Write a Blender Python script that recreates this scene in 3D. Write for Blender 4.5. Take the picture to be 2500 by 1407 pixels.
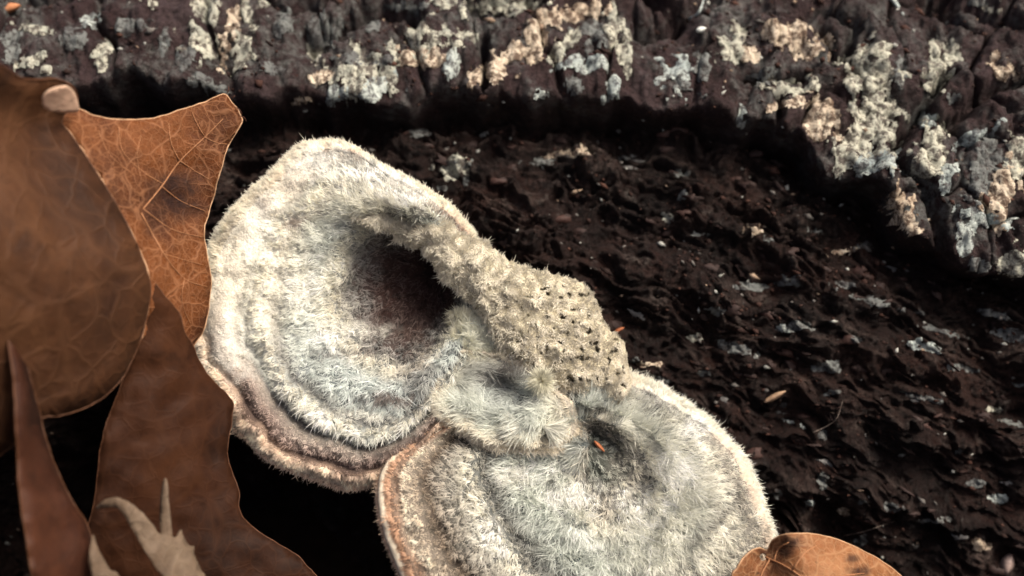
import bpy, math, random
import numpy as np
from mathutils import Vector
from mathutils.geometry import delaunay_2d_cdt

# ------------------------------------------------------------------ frame of reference
# Design frame in centimetres: u right, v up the picture plane, w towards the camera.
# The camera looks down at PITCH; world z is up, ground at z = 0.
CM = 0.01
PITCH = math.radians(35)
CP, SP = math.cos(PITCH), math.sin(PITCH)
DIST = 18.0            # camera to the fungus plane, cm
WIDE = 14.0            # width of that plane in frame, cm
GZ = 5.5               # height of the design origin above the ground, cm
K = 2500.0 / WIDE      # photo pixels per cm at w = 0
rng = np.random.default_rng(11)
random.seed(11)

scene = bpy.context.scene
for o in list(bpy.data.objects): bpy.data.objects.remove(o)
COL = scene.collection

# ------------------------------------------------------------------ camera, sky, sun, exposure
cam_d = bpy.data.cameras.new('camera'); cam = bpy.data.objects.new('camera', cam_d); COL.objects.link(cam)
cam.location = (0, -DIST*CP*CM, (DIST*SP + GZ)*CM)
cam.rotation_euler = (math.pi/2 - PITCH, 0, 0)
cam_d.sensor_width = 36; cam_d.lens = 36*DIST/WIDE
cam_d.clip_start = 0.005; cam_d.clip_end = 500
cam_d.dof.use_dof = True; cam_d.dof.focus_distance = (DIST-0.6)*CM
cam_d.dof.aperture_fstop = 15
scene.camera = cam

SUN_EL, SUN_AZ = math.radians(60), math.radians(105)    # azimuth from +Y (behind the log) towards +X
w_ = bpy.data.worlds.new('World'); scene.world = w_; w_.use_nodes = True
nt = w_.node_tree; nt.nodes.clear()
sky = nt.nodes.new('ShaderNodeTexSky'); sky.sky_type = 'NISHITA'; sky.sun_disc = False
sky.sun_elevation = SUN_EL; sky.sun_rotation = SUN_AZ
sky.air_density = 0.6; sky.dust_density = 10.0; sky.ozone_density = 0.3
bg = nt.nodes.new('ShaderNodeBackground'); bg.inputs['Strength'].default_value = 0.075
wo = nt.nodes.new('ShaderNodeOutputWorld')
nt.links.new(sky.outputs[0], bg.inputs[0]); nt.links.new(bg.outputs[0], wo.inputs[0])
sl = bpy.data.lights.new('sun', 'SUN'); sl.energy = 2.0; sl.angle = math.radians(18); sl.color = (1.0, 0.92, 0.79)
sun = bpy.data.objects.new('sun', sl); COL.objects.link(sun)
sd = Vector((math.sin(SUN_AZ)*math.cos(SUN_EL), math.cos(SUN_AZ)*math.cos(SUN_EL), math.sin(SUN_EL)))
sun.rotation_euler = sd.to_track_quat('Z', 'Y').to_euler(); sun.location = (0.3, 0.5, 1.0)
scene.view_settings.view_transform = 'Standard'; scene.view_settings.look = 'None'
scene.view_settings.gamma = 1.0; scene.view_settings.exposure = 1.2
scene.view_settings.use_curve_mapping = False

# ------------------------------------------------------------------ helpers
def W(p):
    """design cm (n,3) -> world metres (n,3)"""
    p = np.asarray(p, float).reshape(-1, 3)
    u, v, w = p[:, 0], p[:, 1], p[:, 2]
    return np.stack([u, -w*CP + v*SP, v*CP + w*SP + GZ], 1)*CM
def PX(px, py, w):
    """photo pixel at depth w -> design cm"""
    px, py, w = np.broadcast_arrays(np.asarray(px, float), np.asarray(py, float), np.asarray(w, float))
    s = (DIST - w)/DIST
    return np.stack([(px-1250)/K*s, (703.5-py)/K*s, w], -1)
def proj(u, v, w):
    s = DIST/(DIST - w)
    return 1250 + u*K*s, 703.5 - v*K*s

_perm = rng.permutation(512); _ang = rng.random(512)*2*np.pi
_g = np.stack([np.cos(_ang), np.sin(_ang)], 1)
def pn(x, y, seed=0):
    x = np.asarray(x, float); y = np.asarray(y, float)
    xi = np.floor(x).astype(int); yi = np.floor(y).astype(int); xf = x-xi; yf = y-yi
    def gr(ix, iy, fx, fy):
        h = _perm[(_perm[(ix+seed*37) & 511] + iy) & 511]; g = _g[h]
        return g[..., 0]*fx + g[..., 1]*fy
    f = lambda t: t*t*t*(t*(t*6-15)+10)
    a, b = f(xf), f(yf)
    n00 = gr(xi, yi, xf, yf); n10 = gr(xi+1, yi, xf-1, yf); n01 = gr(xi, yi+1, xf, yf-1); n11 = gr(xi+1, yi+1, xf-1, yf-1)
    return 1.5*((n00*(1-a)+n10*a)*(1-b) + (n01*(1-a)+n11*a)*b)
def fbm(x, y, o=4, seed=0, gain=.5):
    s = 0; a = 1
    for i in range(o): s = s + a*pn(x*2**i, y*2**i, seed+i*5); a *= gain
    return s
def ridged(x, y, o=3, seed=0):
    s = 0; a = 1
    for i in range(o): s = s + a*(1-2*np.abs(pn(x*2**i, y*2**i, seed+i*7))); a *= .5
    return s
def sm(a, b, x):
    t = np.clip((np.asarray(x, float)-a)/(b-a), 0, 1); return t*t*(3-2*t)

def new_mesh(name, verts, faces, smooth=True, cols=None, attrs=None):
    """verts (n,3) world, faces (m,3|4) or list of such arrays"""
    me = bpy.data.meshes.new(name)
    if not isinstance(faces, list): faces = [faces]
    faces = [np.asarray(f, np.int32) for f in faces if len(f)]
    n = len(verts); me.vertices.add(n); me.vertices.foreach_set('co', np.asarray(verts, np.float32).ravel())
    nl = sum(f.size for f in faces); npoly = sum(len(f) for f in faces)
    me.loops.add(nl); me.polygons.add(npoly)
    me.loops.foreach_set('vertex_index', np.concatenate([f.ravel() for f in faces]))
    tot = np.concatenate([np.full(len(f), f.shape[1], np.int32) for f in faces])
    st = np.concatenate([[0], np.cumsum(tot)[:-1]]).astype(np.int32)
    me.polygons.foreach_set('loop_start', st)
    if smooth: me.polygons.foreach_set('use_smooth', np.ones(npoly, bool))
    if cols is not None:
        a = me.color_attributes.new('tint', 'FLOAT_COLOR', 'POINT')
        c = np.ones((n, 4), np.float32); c[:, :3] = cols; a.data.foreach_set('color', c.ravel())
    for k, val in (attrs or {}).items():
        a = me.attributes.new(k, 'FLOAT', 'POINT'); a.data.foreach_set('value', np.asarray(val, np.float32))
    me.update(calc_edges=True); me.validate()
    return me
def link(name, me, mat=None, parent=None):
    o = bpy.data.objects.new(name, me); COL.objects.link(o)
    if mat and not me.materials: me.materials.append(mat)
    if parent:
        o.parent = parent
    return o
def part(name, verts_d, faces, mat, parent, **kw):
    """a part given in design cm, stored relative to the thing it belongs to"""
    base = world_loc(parent) if parent else np.zeros(3)
    return link(name, new_mesh(name, W(verts_d) - base, faces, **kw), mat, parent)
def world_loc(o):
    p = np.zeros(3)
    while o is not None: p = p + np.array(o.location); o = o.parent
    return p
def tag(o, label, cat, group=None):
    o['label'] = label; o['category'] = cat
    if group: o['group'] = group
    return o
def thing(name, loc_d, label, cat, group=None):
    o = bpy.data.objects.new(name, None); COL.objects.link(o)
    o.empty_display_size = .01; o.location = W([loc_d])[0]
    return tag(o, label, cat, group)
def tube(path, radii, n=6):
    """closed tapered tube along a design-cm path"""
    path = np.asarray(path, float); m = len(path); radii = np.broadcast_to(np.asarray(radii, float), (m,))
    t = np.gradient(path, axis=0); t /= np.linalg.norm(t, axis=1)[:, None]+1e-9
    ref = np.array([0, 0, 1.]); a = np.cross(t, ref); l = np.linalg.norm(a, axis=1)[:, None]
    a = np.where(l < 1e-3, np.array([1., 0, 0]), a/np.maximum(l, 1e-9)); b = np.cross(t, a)
    an = np.linspace(0, 2*np.pi, n, endpoint=False)
    v = path[:, None] + radii[:, None, None]*(np.cos(an)[None, :, None]*a[:, None]+np.sin(an)[None, :, None]*b[:, None])
    v = v.reshape(-1, 3); f = []
    for i in range(m-1):
        for j in range(n): f.append((i*n+j, i*n+(j+1) % n, (i+1)*n+(j+1) % n, (i+1)*n+j))
    v = np.vstack([v, path[:1], path[-1:]]); c0, c1 = len(v)-2, len(v)-1
    tri = [(c0, (j+1) % n, j) for j in range(n)] + [(c1, (m-1)*n+j, (m-1)*n+(j+1) % n) for j in range(n)]
    return v, [np.array(f), np.array(tri)]
def spline(pts, step, closed=False):
    """Catmull-Rom through pixel points, resampled every `step`"""
    p = np.asarray(pts, float); n = len(p); out = []
    rngi = range(n if closed else n-1)
    for i in rngi:
        if closed: a, b, c, d = p[i-1], p[i], p[(i+1) % n], p[(i+2) % n]
        else: a, b, c, d = p[max(i-1, 0)], p[i], p[i+1], p[min(i+2, n-1)]
        k = max(2, int(np.linalg.norm(c-b)/step*2)); t = np.linspace(0, 1, k, endpoint=False)[:, None]
        out.append(.5*((2*b)+(-a+c)*t+(2*a-5*b+4*c-d)*t*t+(-a+3*b-3*c+d)*t**3))
    if not closed: out.append(p[-1:])
    q = np.vstack(out); qq = np.vstack([q, q[:1]]) if closed else q
    s = np.concatenate([[0], np.cumsum(np.linalg.norm(np.diff(qq, axis=0), axis=1))])
    m = max(4, int(s[-1]/step)); ss = np.linspace(0, s[-1], m, endpoint=not closed)
    return np.stack([np.interp(ss, s, qq[:, i]) for i in range(p.shape[1])], 1)

# ------------------------------------------------------------------ materials
class NT:
    def __init__(s, name):
        s.m = bpy.data.materials.new(name); s.m.use_nodes = True; s.t = s.m.node_tree; s.t.nodes.clear()
        s.out = s.n('OutputMaterial')
    def n(s, typ, **kw):
        nd = s.t.nodes.new('ShaderNode'+typ)
        for k, v in kw.items():
            if hasattr(nd, k) and k not in ('Scale',): setattr(nd, k, v)
            else: nd.inputs[k].default_value = v
        return nd
    def l(s, a, b): s.t.links.new(a, b)
    def noise(s, scale, detail=5, rough=.6, co=None, dist=0):
        nd = s.n('TexNoise'); nd.inputs['Scale'].default_value = scale; nd.inputs['Detail'].default_value = detail
        nd.inputs['Roughness'].default_value = rough; nd.inputs['Distortion'].default_value = dist
        s.l(co or s.co(), nd.inputs['Vector']); return nd.outputs['Fac']
    def vor(s, scale, feature='DISTANCE_TO_EDGE', co=None, rnd=1):
        nd = s.n('TexVoronoi'); nd.feature = feature; nd.inputs['Scale'].default_value = scale
        nd.inputs['Randomness'].default_value = rnd; s.l(co or s.co(), nd.inputs['Vector']); return nd.outputs['Distance']
    def co(s):
        if not hasattr(s, '_g'): s._g = s.n('NewGeometry')
        return s._g.outputs['Position']
    def attr(s, name, col=False):
        nd = s.n('Attribute'); nd.attribute_name = name; return nd.outputs['Color' if col else 'Fac']
    def ramp(s, fac, stops):
        nd = s.n('ValToRGB'); r = nd.color_ramp
        while len(r.elements) < len(stops): r.elements.new(.5)
        for e, (p, c) in zip(r.elements, stops):
            e.position = p; e.color = (*c, 1) if not isinstance(c, (int, float)) else (c, c, c, 1)
        s.l(fac, nd.inputs['Fac']); return nd.outputs['Color']
    def mix(s, fac, a, b, mode='MIX'):
        nd = s.n('Mix'); nd.data_type = 'RGBA'; nd.blend_type = mode
        for sock, v in ((nd.inputs[0], fac), (nd.inputs[6], a), (nd.inputs[7], b)):
            if isinstance(v, (int, float)): sock.default_value = v
            elif isinstance(v, tuple): sock.default_value = (*v, 1)
            else: s.l(v, sock)
        return nd.outputs[2]
    def math(s, op, a, b=0.0):
        nd = s.n('Math'); nd.operation = op
        for sock, v in ((nd.inputs[0], a), (nd.inputs[1], b)):
            if isinstance(v, (int, float)): sock.default_value = v
            else: s.l(v, sock)
        return nd.outputs[0]
    def bump(s, h, dist, strength=1.0, prev=None):
        nd = s.n('Bump'); nd.inputs['Distance'].default_value = dist; nd.inputs['Strength'].default_value = strength
        s.l(h, nd.inputs['Height'])
        if prev: s.l(prev, nd.inputs['Normal'])
        return nd.outputs['Normal']
    def finish(s, color, rough=.8, spec=.3, normal=None, translucent=0, sheen=0):
        b = s.n('BsdfPrincipled'); b.inputs['Specular IOR Level'].default_value = spec
        if isinstance(rough, (int, float)): b.inputs['Roughness'].default_value = rough
        else: s.l(rough, b.inputs['Roughness'])
        if isinstance(color, tuple): b.inputs['Base Color'].default_value = (*color, 1)
        else: s.l(color, b.inputs['Base Color'])
        if normal: s.l(normal, b.inputs['Normal'])
        res = b.outputs[0]
        if translucent:
            tb = s.n('BsdfTranslucent')
            if isinstance(color, tuple): tb.inputs[0].default_value = (*color, 1)
            else: s.l(color, tb.inputs[0])
            mx = s.n('MixShader'); mx.inputs[0].default_value = translucent
            s.l(res, mx.inputs[1]); s.l(tb.outputs[0], mx.inputs[2]); res = mx.outputs[0]
        s.l(res, s.out.inputs[0]); return s.m

def bark_material():
    m = NT('bark'); pl = m.attr('plate')
    n1 = m.noise(90, 8, .65); n2 = m.noise(420, 8, .7); n3 = m.noise(1500, 5, .7)
    low = m.ramp(n1, [(.32, (.005, .0015, .0010)), (.50, (.0130, .0045, .0030)), (.70, (.032, .0125, .0085))])
    hi = m.ramp(n1, [(.30, (.014, .0068, .0064)), (.50, (.040, .0215, .0215)), (.70, (.082, .056, .058))])
    c = m.mix(pl, low, hi)
    c = m.mix(m.math('MULTIPLY', m.attr('crest'), m.ramp(n2, [(.40, .0), (.62, .75)])), c, (.105, .074, .062))  # ridge crests paler: wear, with their highlights put into the colour
    g = m.ramp(n2, [(.57, 0.0), (.72, 1.0)])
    g = m.math('MULTIPLY', g, m.ramp(m.noise(160, 4, .6), [(.40, .12), (.62, .8)]))
    c = m.mix(m.math('MULTIPLY', g, m.math('SUBTRACT', 1.0, m.math('MULTIPLY', pl, .6))), c, (.15, .130, .115))
    bloom = m.math('MULTIPLY', m.ramp(m.noise(75, 4, .6, dist=.5), [(.46, 0.0), (.64, 1.0)]), m.ramp(m.noise(600, 6, .75), [(.42, 0.0), (.60, 1.0)]))
    c = m.mix(m.math('MULTIPLY', m.math('MULTIPLY', bloom, pl), .75), c, (.23, .245, .23))
    dk = m.ramp(n3, [(.32, .35), (.55, 1.0)]); c = m.mix(.8, c, dk, 'MULTIPLY')
    h = m.math('ADD', m.math('MULTIPLY', n2, 1.0), m.math('MULTIPLY', n3, .45))
    nm = m.bump(h, .0022, 1.0)
    rg = m.ramp(n2, [(.4, .50), (.65, .85)])
    return m.finish(c, rg, .22, nm)
def lichen_material(name, a, b, dark, mot=.5):
    m = NT(name)
    n1 = m.noise(230, 6, .65); n2 = m.noise(900, 6, .7); n3 = m.noise(2600, 3, .6)
    c = m.ramp(n1, [(.32, b), (.6, a)])
    d = m.ramp(n2, [(mot-.06, 1.0), (mot+.05, 0.0)])
    c = m.mix(m.math('MULTIPLY', d, .85), c, dark)
    h = m.math('ADD', n2, m.math('MULTIPLY', n3, .5))
    return m.finish(c, .92, .15, m.bump(h, .0006, 1.0))
def leaf_material(name, c0, c1, c2, vein, blotch, scale=150, vfac=.55, trans=.25, spots=0.0, bd=.00012, spec=.2):
    m = NT(name); stn = m.attr('stain')
    n1 = m.noise(70, 6, .6); n2 = m.noise(700, 5, .7)
    wv = m.n('VectorMath'); wv.operation = 'ADD'
    nz = m.n('TexNoise'); nz.inputs['Scale'].default_value = 350; m.l(m.co(), nz.inputs['Vector'])
    sc = m.n('VectorMath'); sc.operation = 'SCALE'; sc.inputs['Scale'].default_value = .0016
    m.l(nz.outputs['Color'], sc.inputs[0]); m.l(m.co(), wv.inputs[0]); m.l(sc.outputs[0], wv.inputs[1])
    v1 = m.vor(scale, co=wv.outputs[0]); v2 = m.vor(scale*3.6, co=wv.outputs[0]); v3 = m.vor(scale*9, co=wv.outputs[0])
    c = m.ramp(n1, [(.3, c0), (.5, c1), (.72, c2)])
    bl = m.ramp(m.noise(110, 4, .55, dist=.6), [(.56, 0.0), (.70, 1.0)])
    c = m.mix(m.math('MULTIPLY', bl, .75), c, blotch)
    c = m.mix(.45, c, m.ramp(n2, [(.3, .45), (.7, 1.25)]), 'MULTIPLY')
    e1 = m.ramp(v1, [(.0, 1.0), (.05, 0.0)]); e2 = m.ramp(v2, [(.0, .9), (.085, 0.0)]); e3 = m.ramp(v3, [(.0, .35), (.16, 0.0)])
    e = m.math('MAXIMUM', e1, m.math('MAXIMUM', e2, e3))
    c = m.mix(m.math('MULTIPLY', e, vfac), c, vein)
    c = m.mix(m.math('MULTIPLY', stn, m.ramp(n2, [(.3, .6), (.6, 1.0)])), c, (.020, .008, .006))
    if spots:
        sp = m.ramp(m.noise(420, 2, .4), [(.70, 0.0), (.74, 1.0)]); c = m.mix(m.math('MULTIPLY', sp, spots), c, (.012, .006, .005))
    nm = m.bump(m.math('ADD', e, m.math('MULTIPLY', n2, .5)), bd, .7)
    return m.finish(c, .65, spec, nm, trans)
def tint_material(name, rough=.95, spec=.1, bumpd=.0005, trans=.0, scale=1400, mul=.6):
    m = NT(name); c = m.attr('tint', True)
    n = m.noise(scale, 5, .7); c = m.mix(mul, c, m.ramp(n, [(.3, .55), (.68, 1.2)]), 'MULTIPLY')
    nm = m.bump(n, bumpd, .9) if bumpd else None
    return m.finish(c, rough, spec, nm, trans)
def plain(name, c, rough=.7, spec=.3, trans=0, var=.5, scale=600):
    m = NT(name); n = m.noise(scale, 5, .65)
    col = m.mix(var, c, m.ramp(n, [(.3, .4), (.7, 1.4)]), 'MULTIPLY')
    return m.finish(col, rough, spec, m.bump(n, .0004, .7), trans)

M_BARK = bark_material()
M_LICH = [lichen_material('lichen_grey_green', (.48, .47, .38), (.26, .27, .23), (.045, .032, .030), .495),
          lichen_material('lichen_cream', (.58, .50, .39), (.36, .28, .20), (.06, .03, .02), .50),
          lichen_material('lichen_pale_blue', (.45, .49, .45), (.22, .26, .26), (.04, .035, .04), .485),
          lichen_material('lichen_dull', (.17, .18, .17), (.085, .085, .085), (.025, .018, .018), .48)]
M_FLAKE = [plain('flake_brown', (.020, .0085, .0065), .75, .35), plain('flake_red', (.034, .0135, .0095), .7, .35),
           plain('flake_grey', (.12, .115, .11), .75, .3, 0, .8, 900)]
M_CAP = tint_material('fungus_flesh', bumpd=.0007)
M_FUZZ = tint_material('fungus_hair', bumpd=0, trans=.42, scale=500, mul=.25)
M_SOIL = plain('soil', (.016, .009, .006), .95, .1, 0, .8, 220)

# ------------------------------------------------------------------ ground
def axis_grid(d0, d1, n, far, m, p=2.2):
    mid = np.linspace(d0, d1, n)
    e = np.linspace(0, 1, m+1)[1:]**p*far
    return np.concatenate([d0 - e[::-1], mid, d1 + e])
gx = axis_grid(-40, 40, 70, 6000, 24, 3); gy = axis_grid(-40, 40, 70, 6000, 24, 3)
GX, GY = np.meshgrid(gx, gy, indexing='ij')
near = np.exp(-(GX**2+GY**2)/60**2)
GZZ = (fbm(GX*.12, GY*.12, 4, 3)*.5+fbm(GX*.6, GY*.6, 3, 9)*.15)*near
vg = np.stack([GX, GY, GZZ], -1).reshape(-1, 3)*CM
def grid_faces(a, b):
    i, j = np.meshgrid(np.arange(a-1), np.arange(b-1), indexing='ij')
    q = i*b+j; return np.stack([q, q+b, q+b+1, q+1], -1).reshape(-1, 4)
ground = link('ground', new_mesh('ground', vg, grid_faces(len(gx), len(gy))), M_SOIL); ground['kind'] = 'structure'

# ------------------------------------------------------------------ the log
R, VC, WC = 9.0, -1.0, -10.0
ua = axis_grid(-8.6, 8.6, 760, 26, 16, 1.8)
dth = 11.2/R/470
tm = np.arange(-29, 45, math.degrees(dth))                        # dense part of the girth, degrees
ta = np.concatenate([np.linspace(-180, -29, 46)[:-1], tm, np.linspace(tm[-1], 180, 46)[1:]])
ta = np.radians(ta)
U, T = np.meshgrid(ua, ta, indexing='ij')
S_ = R*T                                                          # arc length round the girth
ip = (ta > math.radians(-60)) & (ta < math.radians(75))
Vb = VC + R*np.sin(T); Wb = WC + R*np.cos(T)
PXg, PYg = proj(U, Vb, Wb + .55)
PYg = np.where(ip[None, :], PYg, np.where(T > 0, -3000, 4000))
edge_x = [-3000, -200, 150, 420, 620, 800, 900, 1000, 1200, 1500, 1600, 1750, 1880, 1970, 2010, 2110, 2170, 2200, 2300, 2400, 2520, 2900, 5000]
edge_y = [190, 215, 235, 245, 262, 268, 262, 255, 262, 262, 285, 300, 330, 352, 415, 440, 500, 560, 612, 660, 690, 800, 1200]
pe = np.interp(PXg, edge_x, edge_y)
jag = 26*fbm(PXg/150, PYg/150, 3, 21)
d = (pe - PYg + jag)/K
plate = sm(-.10, .08, d)
# lower, stripped bark: long flowing ridges that run with the grain
flow = np.interp(PXg, [-3000, 0, 900, 1500, 2000, 2500, 5000], [-80, 0, 60, 150, 330, 520, 900])
q = (PYg - flow)/K + .12*fbm(U*.5, S_*.5, 2, 4); p = PXg/K
q = np.where(ip[None, :], q, -S_); p = np.where(ip[None, :], p, U)
p2 = p + .35*fbm(p*1.1, q*1.1, 3, 14); q2 = q + .20*fbm(p*1.6, q*1.6, 3, 19)
amp = np.clip(.75+.8*fbm(p*.7, q*.9, 2, 26), .15, 1.5)
low = amp*(.13*ridged(p2*.6, q2*1.7, 3, 2) + .085*ridged(p2*1.9+3, q2*4.4, 3, 12)) + .05*fbm(p2*5, q2*9, 3, 17)
fib = ridged(p2*1.0+7, q2*5.5, 3, 143)*np.clip(.6+.9*fbm(p*.8, q*1.3, 2, 149), 0, 1.3)
low += .10*fib + .035*ridged(p2*2.2, q2*13, 2, 151)
low += .30*fbm(p*.9, q*1.2, 3, 31) + .07*np.abs(fbm(p2*2.6, q2*3.6, 3, 37)) - .55*np.exp(np.minimum(d+.1, 0)/.7)
knobs = 0
for kx, ky, kr, ka in [(1845, 565, 26, .22), (1950, 1185, 34, .25), (1910, 1215, 18, .16), (1700, 470, 50, .25), (1600, 560, 45, .2), (2120, 610, 60, .16),
                       (1420, 400, 60, .22), (1150, 420, 60, .22), (960, 330, 50, .2), (1560, 1000, 60, .15), (1640, 640, 70, .2), (2000, 700, 80, .18)]:
    knobs = knobs + ka*np.exp(-(((PXg-kx)/kr)**2+((PYg-ky)/(kr*.7))**2))
low += knobs
cav = sm(0, .8, 1.2-np.hypot((PXg-480)/560, (PYg-1350)/450))      # hollow cut deep so the gap under the left bracket stays dark
low -= 3.0*cav
# plated outer bark: separate plates with cracks between them
seeds = np.array([(-500, 100), (-150, 60), (120, 150), (150, -60), (420, 130), (430, -70), (640, 110), (700, -40), (900, 200), (930, 20), (1080, 130), (1200, -60), (1230, 160),
                  (1420, 110), (1440, -120), (1620, 160), (1640, -20), (1790, 160), (1840, 20), (1960, 210), (2010, 70), (2100, 330), (2140, 140), (2290, 170), (2230, 420),
                  (2200, 0), (2360, 320), (2400, 50), (2440, 220), (2340, 560), (2480, 480), (2560, 620), (2600, 330), (2600, 100), (2800, 500), (2900, 200), (3100, 650), (-900, 60), (3400, 300)], float)
wx = PXg + 60*fbm(PXg/210, PYg/210, 3, 41); wy = PYg + 60*fbm(PXg/210, PYg/210, 3, 47)
F1 = np.full(U.shape, 1e9); F2 = F1.copy(); ID = np.zeros(U.shape, int)
for i, (sx, sy) in enumerate(seeds):
    dd = np.hypot((wx-sx)*.85, (wy-sy)*1.15)
    upd = dd < F1; F2 = np.where(upd, F1, np.minimum(F2, dd)); ID = np.where(upd, i, ID); F1 = np.minimum(F1, dd)
cr = (F2-F1)/K
pid_h = rng.normal(0, .07, len(seeds))
top = .75 + pid_h[ID]*sm(.0, .3, cr) - .30*np.exp(-(cr/.055)**1.5)*(.35+.65*sm(-.3, .5, fbm(PXg/300, PYg/300, 2, 53)))
top += .15*fbm(p*1.3, q*1.5, 4, 61) + .085*fbm(p*4.5+.3*q, q*3.2, 3, 67) + .05*ridged(p*3+q*2, q*3-p, 3, 71)
pty0 = fbm(PXg/25, PYg/25, 3, 57)
def seg_dist(poly):
    b = np.full(U.shape, 1e9)
    for (x0, y0), (x1, y1) in zip(poly[:-1], poly[1:]):
        t = np.clip(((PXg-x0)*(x1-x0)+(PYg-y0)*(y1-y0))/((x1-x0)**2+(y1-y0)**2), 0, 1)
        b = np.minimum(b, np.hypot(PXg-x0-t*(x1-x0), PYg-y0-t*(y1-y0)))
    return b
for poly, wd, dp in [([(60, 48), (200, 34), (340, 18), (470, -10)], 17, .5), ([(760, 152), (800, 140), (880, 105), (935, 78), (1000, 85), (1015, 105)], 15, .62),
                     ([(1080, 25), (1160, 42), (1300, 38), (1420, 0)], 13, .45), ([(1170, 70), (1250, 80), (1330, 60)], 14, .5), ([(1180, 150), (1185, 230)], 8, .4),
                     ([(1530, 20), (1600, 62), (1660, 100)], 13, .35), ([(1560, 130), (1640, 110), (1720, 60)], 12, .35), ([(2280, 60), (2380, 80), (2520, 125)], 20, .5),
                     ([(2000, 80), (2090, 130), (2060, 190)], 9, .25), ([(2180, 400), (2230, 330), (2300, 240)], 10, .35), ([(2180, 430), (2250, 480), (2290, 590)], 10, .3),
                     ([(2310, 350), (2400, 280), (2500, 250)], 11, .3), ([(1890, 345), (1900, 280)], 7, .25), ([(1820, 230), (1880, 235), (1960, 235)], 7, .22)]:
    top = top - 1.35*dp*np.exp(-(seg_dist(poly)/(wd*1.25)+.35*pty0)**2)
vis0 = ip[None, :] & (np.abs(U) < 8.6)
far_s = sm(2200, 3400, np.abs(PXg-1250))
top = top - .1*far_s
h = low*(1-plate) + top*plate
rr = R + h
lip = plate*np.exp(-np.maximum(d, 0)/.35)*.28*ip[None, :]        # the plate hangs over the recess below it
fine = (.024-.008*plate)*fbm(p*6, q*9, 3, 81, .7)*np.where(vis0, 1, .3)
rr = rr + fine
tt = T - lip/R
LX = U; LV = VC + rr*np.sin(tt); LW = WC + rr*np.cos(tt)
LP = np.stack([LX, LV, LW], -1)
log = thing('log', (0, 0, 0), 'dark rough fallen log with lichen crusted bark, behind the fungi', 'log')
log.location = W([(0, VC-R*CP, WC-R*SP)])[0]
nu, ntq = len(ua), len(ta)
qf = grid_faces(nu, ntq)
fi, fj = np.divmod(np.arange(len(qf)), ntq-1)
fpl = (plate[:-1, :-1] > .45)[fi, fj]; fid = np.where(fpl, ID[:-1, :-1][fi, fj], -1)
flat = LP.reshape(-1, 3); plf = plate.ravel(); crf = (sm(.55, 1.5, fib)*(1-plate)).ravel()
def sub(faces):
    idx = np.unique(faces); rem = np.full(len(flat), -1); rem[idx] = np.arange(len(idx)); return idx, rem[faces]
FG = fid.reshape(nu-1, ntq-1)
def stray(mask):
    lab = np.where(mask, np.arange(mask.size).reshape(mask.shape)+1, 0)
    while True:
        n_ = lab.copy()
        n_[1:] = np.maximum(n_[1:], lab[:-1]); n_[:-1] = np.maximum(n_[:-1], lab[1:]); n_[:, 1:] = np.maximum(n_[:, 1:], n_[:, :-1]); n_[:, :-1] = np.maximum(n_[:, :-1], n_[:, 1:])
        n_ = np.where(mask, n_, 0)
        if (n_ == lab).all(): break
        lab = n_
    ids, ct = np.unique(lab[mask], return_counts=True)
    return [lab == i for i in ids[np.argsort(ct)[:-1]]]
for rep in range(2):
    for k in np.unique(FG):
        if k < 0: continue
        a_, b_ = np.where(FG == k); a0, a1, b0, b1 = max(a_.min()-1, 0), a_.max()+2, max(b_.min()-1, 0), b_.max()+2
        box = FG[a0:a1, b0:b1]
        for st in stray(box == k):
            gr_ = st.copy(); gr_[1:] |= st[:-1]; gr_[:-1] |= st[1:]; gr_[:, 1:] |= st[:, :-1]; gr_[:, :-1] |= st[:, 1:]
            nb = box[gr_ & ~st]; nb = nb[nb != k]
            box[st] = np.bincount(nb+1).argmax()-1 if len(nb) else -1
fid = FG.ravel()
for k in np.unique(fid):
    sel = qf[fid == k]
    if k >= 0 and len(sel) < 400: fid[fid == k] = -1
for k in np.unique(fid):
    idx, ff = sub(qf[fid == k])
    extra = []
    if k == -1: pass
    part('bark_plate' if k >= 0 else 'inner_bark', flat[idx], ff, M_BARK, log, attrs={'plate': plf[idx], 'crest': crf[idx]})
for side, row in ((0, 0), (1, nu-1)):                             # sawn ends
    ring = LP[row][:-1]; c = np.array([[ring[0, 0]+(-.05 if side == 0 else .05), VC, WC]])
    n = len(ring); tri = np.array([(n, (j+1) % n, j) if side == 1 else (n, j, (j+1) % n) for j in range(n)])
    part('cut_end', np.vstack([ring, c]), tri, plain('end_wood_%d' % side, (.16, .09, .05), .9, .1), log, smooth=False)
LN = np.cross(np.gradient(LP, axis=0), np.gradient(LP, axis=1)); LN /= np.linalg.norm(LN, axis=-1)[..., None]+1e-9
LN *= np.sign((LN[..., 2]*np.cos(T)+LN[..., 1]*np.sin(T)))[..., None]
RN = np.stack([0*T, np.sin(T), np.cos(T)], -1)
DPX, DPY = proj(LP[..., 0], LP[..., 1], LP[..., 2])               # where each bark point really lies on the photo
vis = ip[None, :] & (np.abs(U) < 8.6)

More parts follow.
